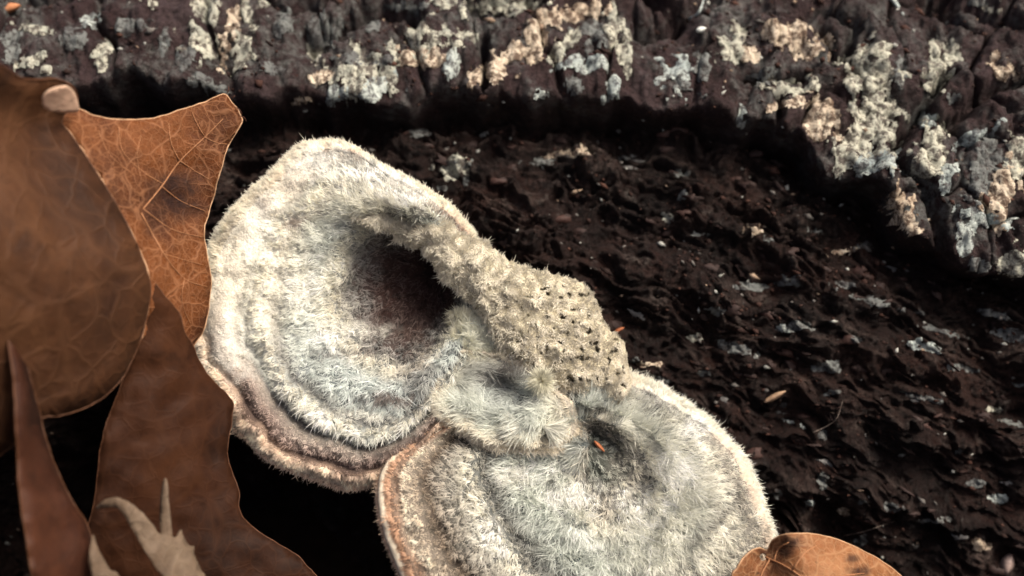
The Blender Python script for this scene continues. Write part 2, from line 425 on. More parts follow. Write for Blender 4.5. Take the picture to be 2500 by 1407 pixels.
# ---- lichen crusts, each a raised crust of its own on the bark
lich = [(2118, 165, 42, 55, 15, 0), (2145, 235, 42, 70, -10, 0), (2135, 320, 46, 60, 5, 0), (2085, 365, 38, 42, 30, 0), (2150, 395, 42, 26, 0, 2), (1938, 95, 62, 24, 15, 1),
 (1788, 105, 26, 34, 0, 0), (1826, 132, 22, 15, 20, 1), (1645, 180, 30, 34, 30, 2), (1690, 185, 26, 40, 20, 3), (1922, 220, 46, 18, 8, 0), (1915, 256, 36, 13, -8, 1), (1984, 206, 13, 14, 0, 0),
 (1988, 246, 26, 17, 20, 1), (2010, 300, 34, 42, -20, 1), (2302, 130, 26, 46, 10, 0), (2282, 195, 24, 34, 20, 0), (2442, 168, 30, 20, 30, 1), (2258, 288, 24, 17, 0, 2),
 (2276, 350, 28, 44, 10, 0), (2262, 408, 26, 34, 0, 0), (2310, 442, 17, 27, 15, 2), (2178, 485, 30, 26, 30, 1), (2212, 535, 44, 24, 35, 1), (2415, 420, 34, 60, 15, 3), (2450, 470, 30, 56, 20, 1),
 (2485, 390, 26, 40, 0, 0), (2366, 514, 22, 17, 0, 2), (2430, 540, 54, 16, 15, 2), (2354, 560, 18, 26, 0, 2), (2358, 606, 19, 19, 0, 2), (2472, 636, 34, 34, 0, 0), (2392, 650, 26, 16, 0, 3),
 (1806, 286, 10, 24, 0, 2), (2424, 26, 17, 11, 0, 0), (2380, 8, 30, 9, 0, 3), (2330, 240, 16, 12, 0, 3), (2390, 330, 40, 12, -30, 2), (2200, 175, 14, 30, 0, 3), (1870, 190, 30, 14, 0, 3),
 (870, 180, 56, 40, -10, 0), (905, 215, 44, 26, -20, 2), (948, 180, 20, 44, 10, 0), (835, 235, 24, 26, 0, 2), (880, 150, 50, 14, 0, 3), (1035, 95, 36, 36, 0, 0), (1035, 135, 44, 22, 10, 1), (1105, 160, 14, 30, 0, 2),
 (1110, 95, 32, 18, 0, 0), (1235, 14, 76, 18, -5, 0), (1085, 4, 24, 12, 0, 0), (1330, 52, 36, 24, 0, 1), (1430, 28, 54, 18, -8, 1), (1494, 55, 18, 46, -10, 0), (1310, 92, 22, 26, 0, 1), (1275, 128, 44, 22, -15, 1),
 (1370, 118, 42, 14, -40, 0), (1384, 158, 32, 10, -20, 2), (1442, 165, 28, 17, -10, 2), (1528, 130, 11, 48, -8, 0), (1496, 226, 17, 30, 20, 2), (1210, 178, 32, 16, 0, 1), (1160, 190, 12, 26, 20, 1), (1325, 235, 24, 12, -20, 2),
 (1450, 90, 30, 26, 0, 3), (1400, 210, 22, 18, 0, 3), (560, 90, 15, 52, 15, 1), (592, 120, 24, 40, 15, 0), (505, 205, 44, 15, 10, 3), (480, 105, 32, 34, -20, 0), (508, 24, 30, 36, 0, 0), (600, 20, 12, 34, 0, 0), (780, 190, 28, 13, -15, 1),
 (735, 245, 22, 8, -10, 1), (455, 140, 22, 20, 0, 3), (74, 152, 28, 15, -15, 0), (114, 172, 15, 15, 0, 0), (252, 135, 15, 38, 20, 0), (214, 48, 20, 13, 0, 2), (362, 10, 12, 12, 0, 0), (80, 70, 34, 10, 10, 0), (310, 60, 30, 18, 0, 3),
 (790, 80, 30, 40, 0, 3), (770, 130, 14, 24, 0, 0), (640, 10, 16, 8, 0, 0), (660, 170, 20, 12, 0, 3), (400, 100, 14, 20, 0, 3), (180, 95, 26, 20, 0, 3), (30, 110, 18, 30, 0, 3), (915, 60, 14, 16, 0, 3), (1000, 20, 40, 14, 0, 3), (690, 60, 14, 34, 10, 3),
 (1102, 415, 26, 26, 0, 0), (1135, 445, 10, 12, 0, 2), (1070, 455, 12, 8, 0, 2), (1130, 400, 22, 8, 0, 3), (1020, 325, 26, 8, 20, 3), (1180, 330, 9, 8, 0, 2), (1385, 375, 44, 9, -10, 1), (1325, 395, 26, 8, 0, 0), (1540, 385, 20, 8, -20, 3), (1660, 425, 16, 10, 0, 3),
 (1625, 525, 16, 10, 20, 0), (1668, 480, 10, 16, 0, 3), (1845, 560, 20, 11, -20, 1), (1870, 585, 14, 8, 0, 0), (1700, 575, 26, 10, 0, 3), (1990, 565, 16, 8, 0, 3), (2060, 615, 26, 8, -10, 1), (2105, 600, 18, 7, -20, 2), (1925, 690, 26, 12, 0, 3),
 (2060, 700, 24, 8, 10, 3), (1690, 824, 22, 10, 0, 0), (1790, 850, 34, 12, 15, 0), (1722, 916, 13, 9, 0, 2), (1615, 925, 16, 7, 20, 0), (1580, 890, 22, 6, 0, 1), (1545, 880, 12, 14, 0, 3), (2020, 890, 26, 12, 0, 3), (1915, 1010, 26, 8, 10, 0), (1935, 1030, 20, 6, 20, 2),
 (2005, 1065, 11, 10, 0, 2), (1912, 990, 8, 6, 0, 2), (2010, 1178, 14, 14, 0, 2), (1905, 1212, 17, 10, 0, 2), (1975, 1225, 12, 9, 0, 2), (2060, 1252, 14, 10, 0, 1), (2340, 1102, 8, 7, 0, 0), (2420, 1000, 18, 6, 5, 0), (2470, 1035, 30, 7, 15, 2), (2440, 1215, 24, 10, 0, 2),
 (2390, 1330, 22, 12, 20, 1), (2100, 1320, 18, 10, 0, 3), (2150, 740, 60, 8, 12, 3), (2300, 810, 50, 7, 14, 2), (2250, 845, 34, 10, 10, 2), (2440, 770, 40, 8, 18, 3), (2200, 1110, 12, 5, 0, 3), (1950, 800, 30, 10, 0, 3), (2080, 830, 18, 8, 0, 3), (1915, 800, 16, 8, 0, 2),
 (2470, 820, 30, 14, 20, 2), (2350, 900, 30, 8, 10, 3), (2250, 970, 40, 7, 14, 3), (2180, 1240, 40, 8, 10, 3), (2300, 1270, 40, 6, 0, 3), (2035, 960, 20, 6, -10, 3), (1830, 700, 30, 8, 0, 3), (1760, 760, 30, 8, 8, 3), (2480, 940, 20, 6, 0, 3), (2380, 1180, 20, 6, 0, 3)]
ptx = fbm(DPX/42, DPY/42, 4, 91); pty = fbm(DPX/15, DPY/15, 3, 97)
for i, (cx, cy, rx, ry, an, kind) in enumerate(lich):
    box = vis & (np.abs(DPX-cx) < 2*max(rx, ry)+10) & (np.abs(DPY-cy) < 2*max(rx, ry)+10)
    if box.sum() < 12: continue
    ii, jj = np.where(box); a0, a1, b0, b1 = ii.min(), ii.max()+1, jj.min(), jj.max()+1
    sx, sy = DPX[a0:a1, b0:b1]-cx, DPY[a0:a1, b0:b1]-cy
    ca, sa = math.cos(math.radians(an)), math.sin(math.radians(an))
    ex, ey = (sx*ca+sy*sa)/rx, (-sx*sa+sy*ca)/ry
    e = np.hypot(ex, ey)/1.32
    jit = .75*np.roll(ptx, i*13, 0)[a0:a1, b0:b1] + .25*pty[a0:a1, b0:b1]
    mask = (1.0 - e) + jit*(1 if e.size > 300 else .6)
    if max(rx, ry) > 30: mask = mask - .7*np.exp(-(e/.28)**2)*(i % 3 == 0)         # some crusts die off in the middle
    thick = .038 if max(rx, ry) > 30 else .030
    if np.interp(cx, edge_x, edge_y) < cy-40:
        thick = .014
        if kind == 2 and i % 5: kind = 3
        if kind == 0 and i % 2: kind = 3
    off = -.02 + (.02+thick*.7)*sm(-.06, .14, mask) + .006*sm(.1, .6, mask)*pty[a0:a1, b0:b1]
    keep = mask > -.10
    fk = keep[:-1, :-1] & keep[1:, :-1] & keep[:-1, 1:] & keep[1:, 1:] & box[a0:a1-1, b0:b1-1]
    if fk.sum() < 6: continue
    m_, n_ = off.shape; gf = grid_faces(m_, n_)[fk.ravel()]
    vv = (LP[a0:a1, b0:b1] + off[..., None]*(.85*LN+.15*RN)[a0:a1, b0:b1]).reshape(-1, 3)
    idx = np.unique(gf); rem = np.full(len(vv), -1); rem[idx] = np.arange(len(idx))
    part('lichen_patch', vv[idx], rem[gf], M_LICH[kind], log)

# ---- crumbs of bark and lichen dust, too small to pick apart
rgc = np.random.default_rng(5); cnd = np.argwhere(vis & (np.abs(U) < 8.2) & (DPY > -150) & (DPY < 1500) & (cav < .3)); nC = 7000
ci = cnd[rgc.integers(len(cnd), size=nC)]; gp = LP[ci[:, 0], ci[:, 1]]; gn = LN[ci[:, 0], ci[:, 1]]; pl_ = plate[ci[:, 0], ci[:, 1]]
keepc = rgc.random(nC) < np.clip(.55+.9*fbm(gp[:, 0]*.9, gp[:, 1]*.9, 3, 131), .08, 1); gp, gn, pl_ = gp[keepc], gn[keepc], pl_[keepc]; nC = len(gp)
sz = np.clip(rgc.lognormal(-3.75, .5, nC), .010, .075); oc = np.array([[1, 0, 0], [-1, 0, 0], [0, 1, 0], [0, -1, 0], [0, 0, 1], [0, 0, -1.]])
sc3 = np.stack([sz*rgc.uniform(.8, 1.9, nC), sz*rgc.uniform(.5, 1, nC), sz*rgc.uniform(.5, 1, nC)], 1); th_ = rgc.normal(-.25, .5, nC)
pv = oc[None]*sc3[:, None]*rgc.uniform(.7, 1.25, (nC, 6, 1)); cx_, sx_ = np.cos(th_)[:, None], np.sin(th_)[:, None]
pv = np.stack([pv[..., 0]*cx_-pv[..., 1]*sx_, pv[..., 0]*sx_+pv[..., 1]*cx_, pv[..., 2]], -1)+(gp+gn*sz[:, None]*.25)[:, None]
of = np.array([[0, 2, 4], [2, 1, 4], [1, 3, 4], [3, 0, 4], [2, 0, 5], [1, 2, 5], [3, 1, 5], [0, 3, 5]]); cf = (of[None]+(np.arange(nC)*6)[:, None, None]).reshape(-1, 3)
pal = np.array([(.016, .006, .004), (.030, .012, .008), (.055, .024, .016), (.12, .11, .10), (.30, .30, .27), (.28, .20, .14)]); pr = rgc.choice(6, nC, p=[.36, .30, .16, .10, .05, .03])
cc_ = np.repeat(pal[pr]*rgc.uniform(.7, 1.3, nC)[:, None], 6, 0)
o = part('bark_crumbs', pv.reshape(-1, 3), cf, tint_material('crumbs', .8, .25, 0), log, smooth=False, cols=cc_); o['kind'] = 'stuff'
# ---- loose flakes of bark along the grain
def flake_mesh(k):
    n = 9; a = np.linspace(0, 2*np.pi, n, endpoint=False); r = np.random.default_rng(100+k)
    rad = .5*(1+.5*r.normal(size=n).clip(-1.2, 1.2)); x = rad*np.cos(a); y = rad*np.sin(a)*.45
    topv = np.stack([x*.86, y*.86, .16+.05*r.normal(size=n)], 1); bot = np.stack([x, y, np.full(n, -.22)], 1)
    v = np.vstack([topv, bot, [[.05, 0, .24+.05*r.normal()]]])
    quads = np.array([(j, n+j, n+(j+1) % n, (j+1) % n) for j in range(n)]); tri = np.array([(2*n, j, (j+1) % n) for j in range(n)])
    return new_mesh('bark_flake', v*CM, [quads, tri], smooth=False)
fl = [[flake_mesh(k) for k in range(7)] for _ in M_FLAKE]
for ms, mt in zip(fl, M_FLAKE):
    for me in ms: me.materials.append(mt)
cand = np.argwhere(vis & (plate < .05) & (DPX > 600) & (DPX < 2560) & (DPY > 300) & (DPY < 1450) & (cav < .05))
base_l = np.array(log.location)
BW = np.array([[1, 0, 0], [0, SP, CP], [0, -CP, SP]])             # rows: design axes u, v, w in the world
from mathutils import Matrix
for k in range(270):
    i, j = cand[rng.integers(len(cand))]
    nrm = .45*LN[i, j] + .55*RN[i, j]; nrm /= np.linalg.norm(nrm)
    slope = math.radians(np.interp(DPX[i, j], [900, 1500, 2000, 2500], [3, 10, 20, 24]) + rng.normal(0, 14))
    t = np.array([math.cos(slope), -math.sin(slope), 0]); t -= nrm*t.dot(nrm); t /= np.linalg.norm(t); b = np.cross(nrm, t)
    s = float(np.clip(rng.lognormal(-2.0, .40), .06, .21))
    Mx = np.stack([t@BW, b@BW, nrm@BW], 1)
    kind = int(rng.choice(3, p=[.62, .28, .10]))
    o = link('bark_flake', fl[kind][int(rng.integers(7))], None, log)
    loc = W([LP[i, j]])[0]-base_l
    asp = float(rng.uniform(.6, 1.5))
    o.matrix_local = Matrix.Translation(loc) @ Matrix(Mx.tolist()).to_4x4() @ Matrix.Diagonal((s*1.2, s*asp, s*.8, 1))

# ------------------------------------------------------------------ fungi
def radial(center, outline, step=10, jitter=4, seed=0):
    q = spline(outline, step, True); c = np.array(center, float)
    a = np.arctan2(q[:, 1]-c[1], q[:, 0]-c[0]); r = np.hypot(q[:, 0]-c[0], q[:, 1]-c[1])
    o = np.argsort(a); a, r = a[o], r[o]
    aa = np.concatenate([a-2*np.pi, a, a+2*np.pi]); rr_ = np.concatenate([r, r, r])
    def f(phi):
        return np.interp(phi, aa, rr_) + jitter*pn(np.cos(phi)*9+seed, np.sin(phi)*9, seed)+.5*jitter*pn(np.cos(phi)*25+seed, np.sin(phi)*25, seed+1)
    return f
class Cap:
    """a fungus cap seen from above: a polar sheet round its attachment, with real thickness"""
    def __init__(s, c, outline, depth, zones, thick, seed, ridges, lump=.05, jitter=4):
        s.c = np.array(c, float); s.R = radial(c, outline, 10, jitter, seed); s.depth = depth; s.zones = zones; s.th = thick; s.seed = seed; s.ridges = ridges; s.lump = lump; s.left = 0.0; s.ramp = lambda px, py: 1.0; s.mcol = lambda px, py: np.broadcast_to(np.array([.52, .40, .30]), (len(px), 3))
    def rp(s, px, py):
        dx, dy = px-s.c[0], py-s.c[1]; phi = np.arctan2(dy, dx); return np.hypot(dx, dy)/s.R(phi), phi
    def X(s, px, py):
        rho, phi = s.rp(px, py)
        rw = rho + .035*fbm(px/190, py/190, 3, s.seed+3)
        w = s.depth(rho, phi, px, py)
        k_ = s.ramp(px, py)
        for r0, wd, amp in s.ridges: w = w + k_*amp*np.exp(-((rw-r0)/wd)**2)
        w = w + s.lump*fbm(px/70, py/70, 4, s.seed+9)
        w = w - s.th*.75*np.clip((rho-.93)/.07, 0, 1)**2.2
        return PX(px, py, w)
    def zone(s, px, py, tag_):
        rho, phi = s.rp(px, py)
        rw = rho + .022*fbm(px/150, py/150, 3, s.seed+5) + .008*pn(px/14, py/14, s.seed+6)
        rw = rw + .09*fbm(px/48, py/48, 4, s.seed+8)*sm(.5, .2, rho)
        rw = 1-(1-rw)*(1-s.left*sm(-.2, .75, -np.cos(phi)))
        xs = [z[0] for z in s.zones]
        return np.stack([np.interp(rw, xs, [z[tag_][k] for z in s.zones]) for k in range(3)], -1), rw, phi
    def build(s, parent, nphi=300, nrho=90, patch=None, flesh=.85):
        phi = np.linspace(-np.pi, np.pi, nphi, endpoint=False); rho = np.linspace(0, 1, nrho)**.8; rho[0] = .002
        RH, PH = np.meshgrid(rho, phi, indexing='ij'); rad = s.R(PH)*RH
        px = s.c[0]+rad*np.cos(PH); py = s.c[1]+rad*np.sin(PH)
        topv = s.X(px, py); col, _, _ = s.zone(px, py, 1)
        if patch is not None: col = patch(px, py, col)
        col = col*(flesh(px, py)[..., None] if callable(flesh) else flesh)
        # rounded margin, then the pale underside back to the attachment
        rows = [topv]; cols = [col]
        edge = topv[-1]; inner = topv[int(nrho*.8)]; out = edge-inner; out[:, 2] = 0; out /= np.linalg.norm(out, axis=1)[:, None]+1e-9
        for a in (25, 60, 100, 140):
            a = math.radians(a); rowv = edge.copy(); rowv += out*(s.th*.32*math.sin(a)); rowv[:, 2] -= s.th*.5*(1-math.cos(a)); rows.append(rowv[None]); cols.append(s.mcol(px[-1], py[-1])[None])
        for fr in np.linspace(.95, .02, 14):
            k = np.interp(fr, rho, np.arange(nrho)); k0 = int(k); rowv = topv[k0].copy(); rowv[:, 2] -= s.th*(1+.9*(1-fr)); rows.append(rowv[None]); cols.append(np.broadcast_to([.42, .36, .28], (1, nphi, 3)))
        v = np.concatenate(rows, 0); c = np.concatenate(cols, 0); n1 = v.shape[0]
        i, j = np.meshgrid(np.arange(n1-1), np.arange(nphi), indexing='ij'); j2 = (j+1) % nphi
        f = np.stack([i*nphi+j, i*nphi+j2, (i+1)*nphi+j2, (i+1)*nphi+j], -1).reshape(-1, 4)
        f = f[:, ::-1]
        vv = v.reshape(-1, 3)
        lastc = vv[-nphi:].mean(0)[None]; vv = np.vstack([vv, lastc, topv[0].mean(0)[None]]); cc = np.vstack([c.reshape(-1, 3), [[.4, .35, .3]], c[0].mean(0)[None]])
        l0 = (n1-1)*nphi; jj = np.arange(nphi); j2 = (jj+1) % nphi
        t1 = np.stack([l0+j2, l0+jj, np.full(nphi, len(vv)-2)], 1)[:, ::-1]; t0 = np.stack([jj, j2, np.full(nphi, len(vv)-1)], 1)
        return part('cap', vv, [f, np.vstack([t1, t0])], M_CAP, parent, cols=cc)
def hair_mesh(root, dirs, nrm, length, width, curl, col, bend, rg):
    """tapered curved ribbons (7 vertices, 5 triangles each)"""
    n = len(root); d_ = dirs/np.linalg.norm(dirs, axis=1)[:, None]
    side = np.cross(d_, nrm); side /= np.linalg.norm(side, axis=1)[:, None]+1e-9
    side = side + nrm*rg.normal(0, .35, n)[:, None]; side /= np.linalg.norm(side, axis=1)[:, None]+1e-9
    vs = []
    for t, wf in ((0, 1), (.4, .9), (.75, .62)):
        p = root + d_*(length*t)[:, None] + side*(curl*length*t*t)[:, None] - nrm*(bend*length*t*t)[:, None]
        vs += [p-side*(width*wf*.5)[:, None], p+side*(width*wf*.5)[:, None]]
    vs.append(root + d_*length[:, None] + side*(curl*length)[:, None] - nrm*(bend*length)[:, None])
    v = np.stack(vs, 1).reshape(-1, 3); b = (np.arange(n)*7)[:, None]
    tr = np.concatenate([b+np.array([[0, 1, 3]]), b+np.array([[0, 3, 2]]), b+np.array([[2, 3, 5]]), b+np.array([[2, 5, 4]]), b+np.array([[4, 5, 6]])], 0)
    c = np.repeat(col, 7, 0)
    return v, tr, c
def fuzz(cap, parent, n, dens, length, width=.011, lift=.55, swirl=.6, seed=5, patch=None, clump=26., edge_boost=0, flow=None, tuftk=None, fringe=.05, lenmod=None):
    rg = np.random.default_rng(seed); ph = np.linspace(-np.pi, np.pi, 200); Rm = cap.R(ph)
    xs = cap.c[0]+Rm*np.cos(ph); ys = cap.c[1]+Rm*np.sin(ph)
    px = rg.uniform(xs.min(), xs.max(), n*4); py = rg.uniform(ys.min(), min(ys.max(), 1480), n*4)
    if edge_boost:
        a = rg.uniform(-np.pi, np.pi, edge_boost); rr_ = cap.R(a)*rg.uniform(.955, .995, edge_boost)
        px = np.concatenate([px, cap.c[0]+rr_*np.cos(a)]); py = np.concatenate([py, cap.c[1]+rr_*np.sin(a)])
    rho, phi = cap.rp(px, py); col, rw, _ = cap.zone(px, py, 2)
    de = np.interp(rw, *zip(*dens))*np.clip(.68+1.05*fbm(px/17, py/17, 3, seed+2), .02, 1)
    ok = (rho < .995) & ((rg.random(len(px)) < de) | (rho > .953)); px, py, rho, phi, col, rw = px[ok], py[ok], rho[ok], phi[ok], col[ok], rw[ok]
    if len(px) > n+edge_boost: s = rg.permutation(len(px))[:n+edge_boost]; px, py, rho, phi, col, rw = px[s], py[s], rho[s], phi[s], col[s], rw[s]
    # tufts lean together: nudge the growth direction toward the nearest clump
    e = 3.0; P0 = cap.X(px, py)
    if flow is not None: phi = np.where(rho > .93, phi, flow(px, py))
    rad = cap.X(px+np.cos(phi)*e, py+np.sin(phi)*e)-P0
    tx = cap.X(px+e, py)-P0; ty = cap.X(px, py+e)-P0; nr = np.cross(ty, tx); nr /= np.linalg.norm(nr, axis=1)[:, None]; nr *= np.sign(nr[:, 2])[:, None]
    # do not let the steep margin throw hair back at the camera
    rad /= np.linalg.norm(rad, axis=1)[:, None]+1e-9; tan = np.cross(nr, rad)
    sw = swirl*(1.1*fbm(px/60, py/60, 2, seed+20)+.7*pn(px/clump, py/clump, seed+23)) + rg.normal(0, .28, len(px))
    lf = lift*np.clip(1+.8*pn(px/clump+9, py/clump, seed+29)+rg.normal(0, .35, len(px)), .12, 2.2)
    dirs = rad*np.cos(sw)[:, None] + tan*np.sin(sw)[:, None] + nr*lf[:, None]
    L = np.interp(rw, *zip(*length))*rg.lognormal(-.05, .3, len(px))
    calm = np.zeros(len(px)) if lenmod is None else lenmod(px, py); L = L*(1-.5*calm)
    wd = width*rg.uniform(.7, 1.3, len(px)); L = np.where(rho > .953, np.maximum(L, cap.th*.5*(rho-.9)*10*.75+fringe*rg.random(len(px))), L); lf_e = rho > .953
    if tuftk:
        cs = tuftk[0]; ix, iy = np.floor(px/cs).astype(int), np.floor(py/cs).astype(int); best = np.full(len(px), 1e9); bx = np.zeros(len(px)); by = bx.copy(); bt = bx.copy()
        for ox in (-1, 0, 1):
            for oy in (-1, 0, 1):
                hh = _perm[(_perm[(ix+ox+seed*17) & 511]+iy+oy) & 511]; h2 = _perm[(hh+91) & 511]
                cx_, cy_ = (ix+ox+.5+.9*(hh/511-.5))*cs, (iy+oy+.5+.9*(h2/511-.5))*cs; dd = (cx_-px)**2+(cy_-py)**2; u_ = dd < best
                best = np.where(u_, dd, best); bx = np.where(u_, cx_, bx); by = np.where(u_, cy_, by); bt = np.where(u_, _perm[(h2+13) & 511]/511, bt)
        g_ = tuftk[1]*np.clip(rg.normal(1, .25, len(px)), .2, 1.5)*np.interp(rw, [.80, .90], [1, .25])
        vec = tx*((bx-px)/e*g_)[:, None]+ty*((by-py)/e*g_)[:, None]
        dirs = dirs/np.linalg.norm(dirs, axis=1)[:, None]*(L*(.8+.4*bt))[:, None]+vec; L = np.linalg.norm(dirs, axis=1)
        col = col*(1-(1-.75*calm)*(.16-.28*bt))[:, None]
    if patch is not None: col = patch(px, py, col)
    tone = np.clip(.97+(1-.6*calm)*(.14*fbm(px/40, py/40, 3, seed+33)+rg.normal(0, .10, len(px))), .45, 1.15)
    v, tr, c = hair_mesh(P0-nr*.01, dirs, nr, L, wd, rg.normal(0, .32, len(px)), np.clip(col*1.14*tone[:, None], 0, .88), rg.uniform(0, .25, len(px)), rg)
    o = part('fuzz', v, tr, M_FUZZ, parent, smooth=False, cols=c); o['kind'] = 'stuff'; return o
def fringe(cap, parent, n, length, col, seed, lo=-math.pi, hi=math.pi):
    """short felt standing out all round the margin"""
    rg = np.random.default_rng(seed); a = rg.uniform(lo, hi, n); R_ = cap.R(a)
    e0 = cap.X(cap.c[0]+R_*np.cos(a), cap.c[1]+R_*np.sin(a)); i0 = cap.X(cap.c[0]+R_*.8*np.cos(a), cap.c[1]+R_*.8*np.sin(a)); out = e0-i0; out[:, 2] = 0; out /= np.linalg.norm(out, axis=1)[:, None]
    t = rg.uniform(0, 1.9, n); root = e0+out*(cap.th*.28*np.sin(t))[:, None]; root[:, 2] -= cap.th*.5*(1-np.cos(t))
    nr = out*np.sin(t)[:, None]; nr[:, 2] += np.cos(t); tang = np.stack([-out[:, 1], out[:, 0], 0*t], 1)
    d_ = out*.9+nr*.5+tang*(rg.normal(0, .45, n)+.8*pn(a*30, a*0, seed))[:, None]
    c = np.clip(np.asarray(col(cap.c[0]+R_*np.cos(a), cap.c[1]+R_*np.sin(a)))*np.clip(rg.normal(1, .12, n), .6, 1.3)[:, None], 0, .88)
    v, tr, c = hair_mesh(root, d_, np.tile([0, 0, 1.], (n, 1)), length*rg.lognormal(0, .4, n), np.full(n, .0085), rg.normal(0, .35, n), c, rg.uniform(-.1, .3, n), rg)
    o = part('fringe', v, tr, M_FUZZ, parent, smooth=False, cols=c); o['kind'] = 'stuff'; return o
def tuft(parent, centre, n, length, cone, main, col, rad=.05, width=.013, seed=1):
    rg = np.random.default_rng(seed); d_ = rg.normal(size=(n, 3)); d_ /= np.linalg.norm(d_, axis=1)[:, None]
    d_ = d_*cone + np.array(main); d_ /= np.linalg.norm(d_, axis=1)[:, None]
    root = np.asarray(centre) + d_*rad*rg.uniform(.2, 1, n)[:, None]; nr = np.tile([0, 0, 1.], (n, 1))
    v, tr, c = hair_mesh(root, d_, nr, length*rg.uniform(.55, 1.1, n), width*rg.uniform(.7, 1.2, n), rg.normal(0, .2, n), np.clip(np.array(col)*rg.normal(1, .12, n)[:, None], 0, .9), rg.uniform(0, .2, n), rg)
    o = part('tuft', v, tr, M_FUZZ, parent, smooth=False, cols=c); o['kind'] = 'stuff'; return o

# -- left bracket
A_out = [(1070, 495), (1000, 448), (935, 410), (880, 374), (835, 354), (785, 352), (738, 362), (700, 392), (668, 430), (628, 462), (588, 502), (550, 552), (522, 600), (506, 645), (492, 710), (483, 780), (482, 850),
         (500, 895), (530, 945), (553, 990), (572, 1036), (605, 1062), (645, 1102), (692, 1130), (742, 1152), (792, 1170), (842, 1183), (890, 1180), (930, 1166), (985, 1130), (1050, 1075), (1110, 1000), (1170, 900), (1200, 780), (1180, 650), (1120, 545)]
def A_depth(rho, phi, px, py):
    up = np.clip((700-py)/350, 0, 1); down = np.clip((py-700)/450, -1, 1)
    w = -.48 + 1.0*sm(.05, .70, rho) + .45*np.clip(down, 0, 1)*rho - .25*up*rho
    w = w + .40*np.exp(-(((px-960)/130)**2+((py-505)/55)**2))*1.0      # the folded upper shoulder
    return w - .5*sm(1000, 1180, px)
cream, white, teal, grey, dark, peach, pink = (.78, .70, .56), (.80, .77, .67), (.60, .66, .64), (.34, .35, .34), (.055, .032, .028), (.66, .47, .35), (.48, .40, .36)
def zmix(*zs): return [(r, fl_, hr) for r, fl_, hr in zs]
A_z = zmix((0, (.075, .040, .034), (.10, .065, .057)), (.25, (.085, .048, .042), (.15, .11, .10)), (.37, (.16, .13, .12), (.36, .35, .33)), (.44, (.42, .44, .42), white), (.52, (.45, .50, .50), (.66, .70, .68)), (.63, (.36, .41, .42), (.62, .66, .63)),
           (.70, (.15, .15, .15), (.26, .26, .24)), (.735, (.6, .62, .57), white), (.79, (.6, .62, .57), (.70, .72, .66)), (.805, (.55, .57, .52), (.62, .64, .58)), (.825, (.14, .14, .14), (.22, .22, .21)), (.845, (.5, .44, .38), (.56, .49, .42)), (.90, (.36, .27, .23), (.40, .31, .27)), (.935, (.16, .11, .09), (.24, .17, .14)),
           (.96, peach, (.76, .60, .47)), (1.0, cream, (.78, .70, .57)))
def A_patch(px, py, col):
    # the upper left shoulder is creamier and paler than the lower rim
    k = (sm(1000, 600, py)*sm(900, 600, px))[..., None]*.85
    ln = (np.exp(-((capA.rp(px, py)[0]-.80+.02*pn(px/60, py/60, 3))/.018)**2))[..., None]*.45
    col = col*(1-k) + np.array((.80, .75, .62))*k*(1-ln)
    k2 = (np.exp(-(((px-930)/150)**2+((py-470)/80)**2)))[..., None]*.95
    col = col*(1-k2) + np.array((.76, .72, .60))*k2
    for x_, y_, rx_, ry_, a_ in [(745, 690, 60, 70, .8), (860, 805, 100, 26, .8), (640, 560, 50, 90, .5), (890, 1010, 120, 18, .6), (930, 430, 110, 60, .9), (790, 400, 80, 50, .8), (560, 860, 60, 90, .5), (1000, 480, 70, 40, .8)]:  # whitening: highlight streaks and the fold's highlight put into the colour
        k3 = (a_*sm(1.3, .3, np.hypot((px-x_)/rx_, (py-y_)/ry_)+.5*fbm(px/30, py/30, 3, 79)))[..., None]; col = col*(1-k3)+np.array((.86, .84, .76))*k3
    for x_, y_, rx_, ry_, a_ in [(950, 965, 80, 16, .8), (990, 1110, 110, 45, .6), (1030, 900, 60, 90, .4), (640, 500, 18, 26, .5), (720, 545, 34, 16, .7), (850, 855, 90, 10, .5), (760, 1115, 60, 14, .4), (1000, 790, 60, 50, .5)]:  # brown patches: stains, plus shading toward the middle lobe painted in
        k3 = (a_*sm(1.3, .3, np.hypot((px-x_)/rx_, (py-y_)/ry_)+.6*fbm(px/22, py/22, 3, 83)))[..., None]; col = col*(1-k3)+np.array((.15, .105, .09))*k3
    bl = (sm(.28, .5, fbm(px/17, py/17, 3, 77))*(.45-.3*sm(860, 640, px)))[..., None]
    return col*(1-bl*np.array((1, .95, .92)))
fA = thing('bracket_fungus', PX(1080, 760, -1.2), 'fan shaped pale bracket fungus with a dark hollow, touching the veined orange leaf', 'fungus')
capA = Cap((1075, 670), A_out, A_depth, A_z, .30, 3, [(.44, .05, .10), (.60, .04, .05), (.75, .035, .10), (.81, .018, -.08), (.88, .035, .06), (.935, .012, -.06), (.97, .02, .05)], .07)
capA.ramp = lambda px, py: .25+.75*sm(600, 900, py)
capA.mcol = lambda px, py: np.array([.60, .46, .35])*sm(620, 900, py)[:, None]+np.array([.66, .62, .52])*(1-sm(620, 900, py))[:, None]
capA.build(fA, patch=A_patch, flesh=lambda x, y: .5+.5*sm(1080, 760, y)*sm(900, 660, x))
fuzz(capA, fA, 85000, [(0, .10), (.25, .16), (.36, .5), (.45, 1), (.66, 1), (.71, .55), (.76, 1), (.82, .4), (.9, .75), (.935, .35), (1, .9)],
     [(0, .09), (.4, .13), (.55, .16), (.70, .08), (.76, .12), (.82, .05), (.95, .045), (1, .05)], .0095, .5, .45, 5, A_patch, 18, 7000, None, (15, .95), .04, lambda x, y: sm(1080, 760, y)*sm(860, 640, x))
fringe(capA, fA, 16000, .036, lambda x, y: capA.mcol(x, y)*1.25, 41)
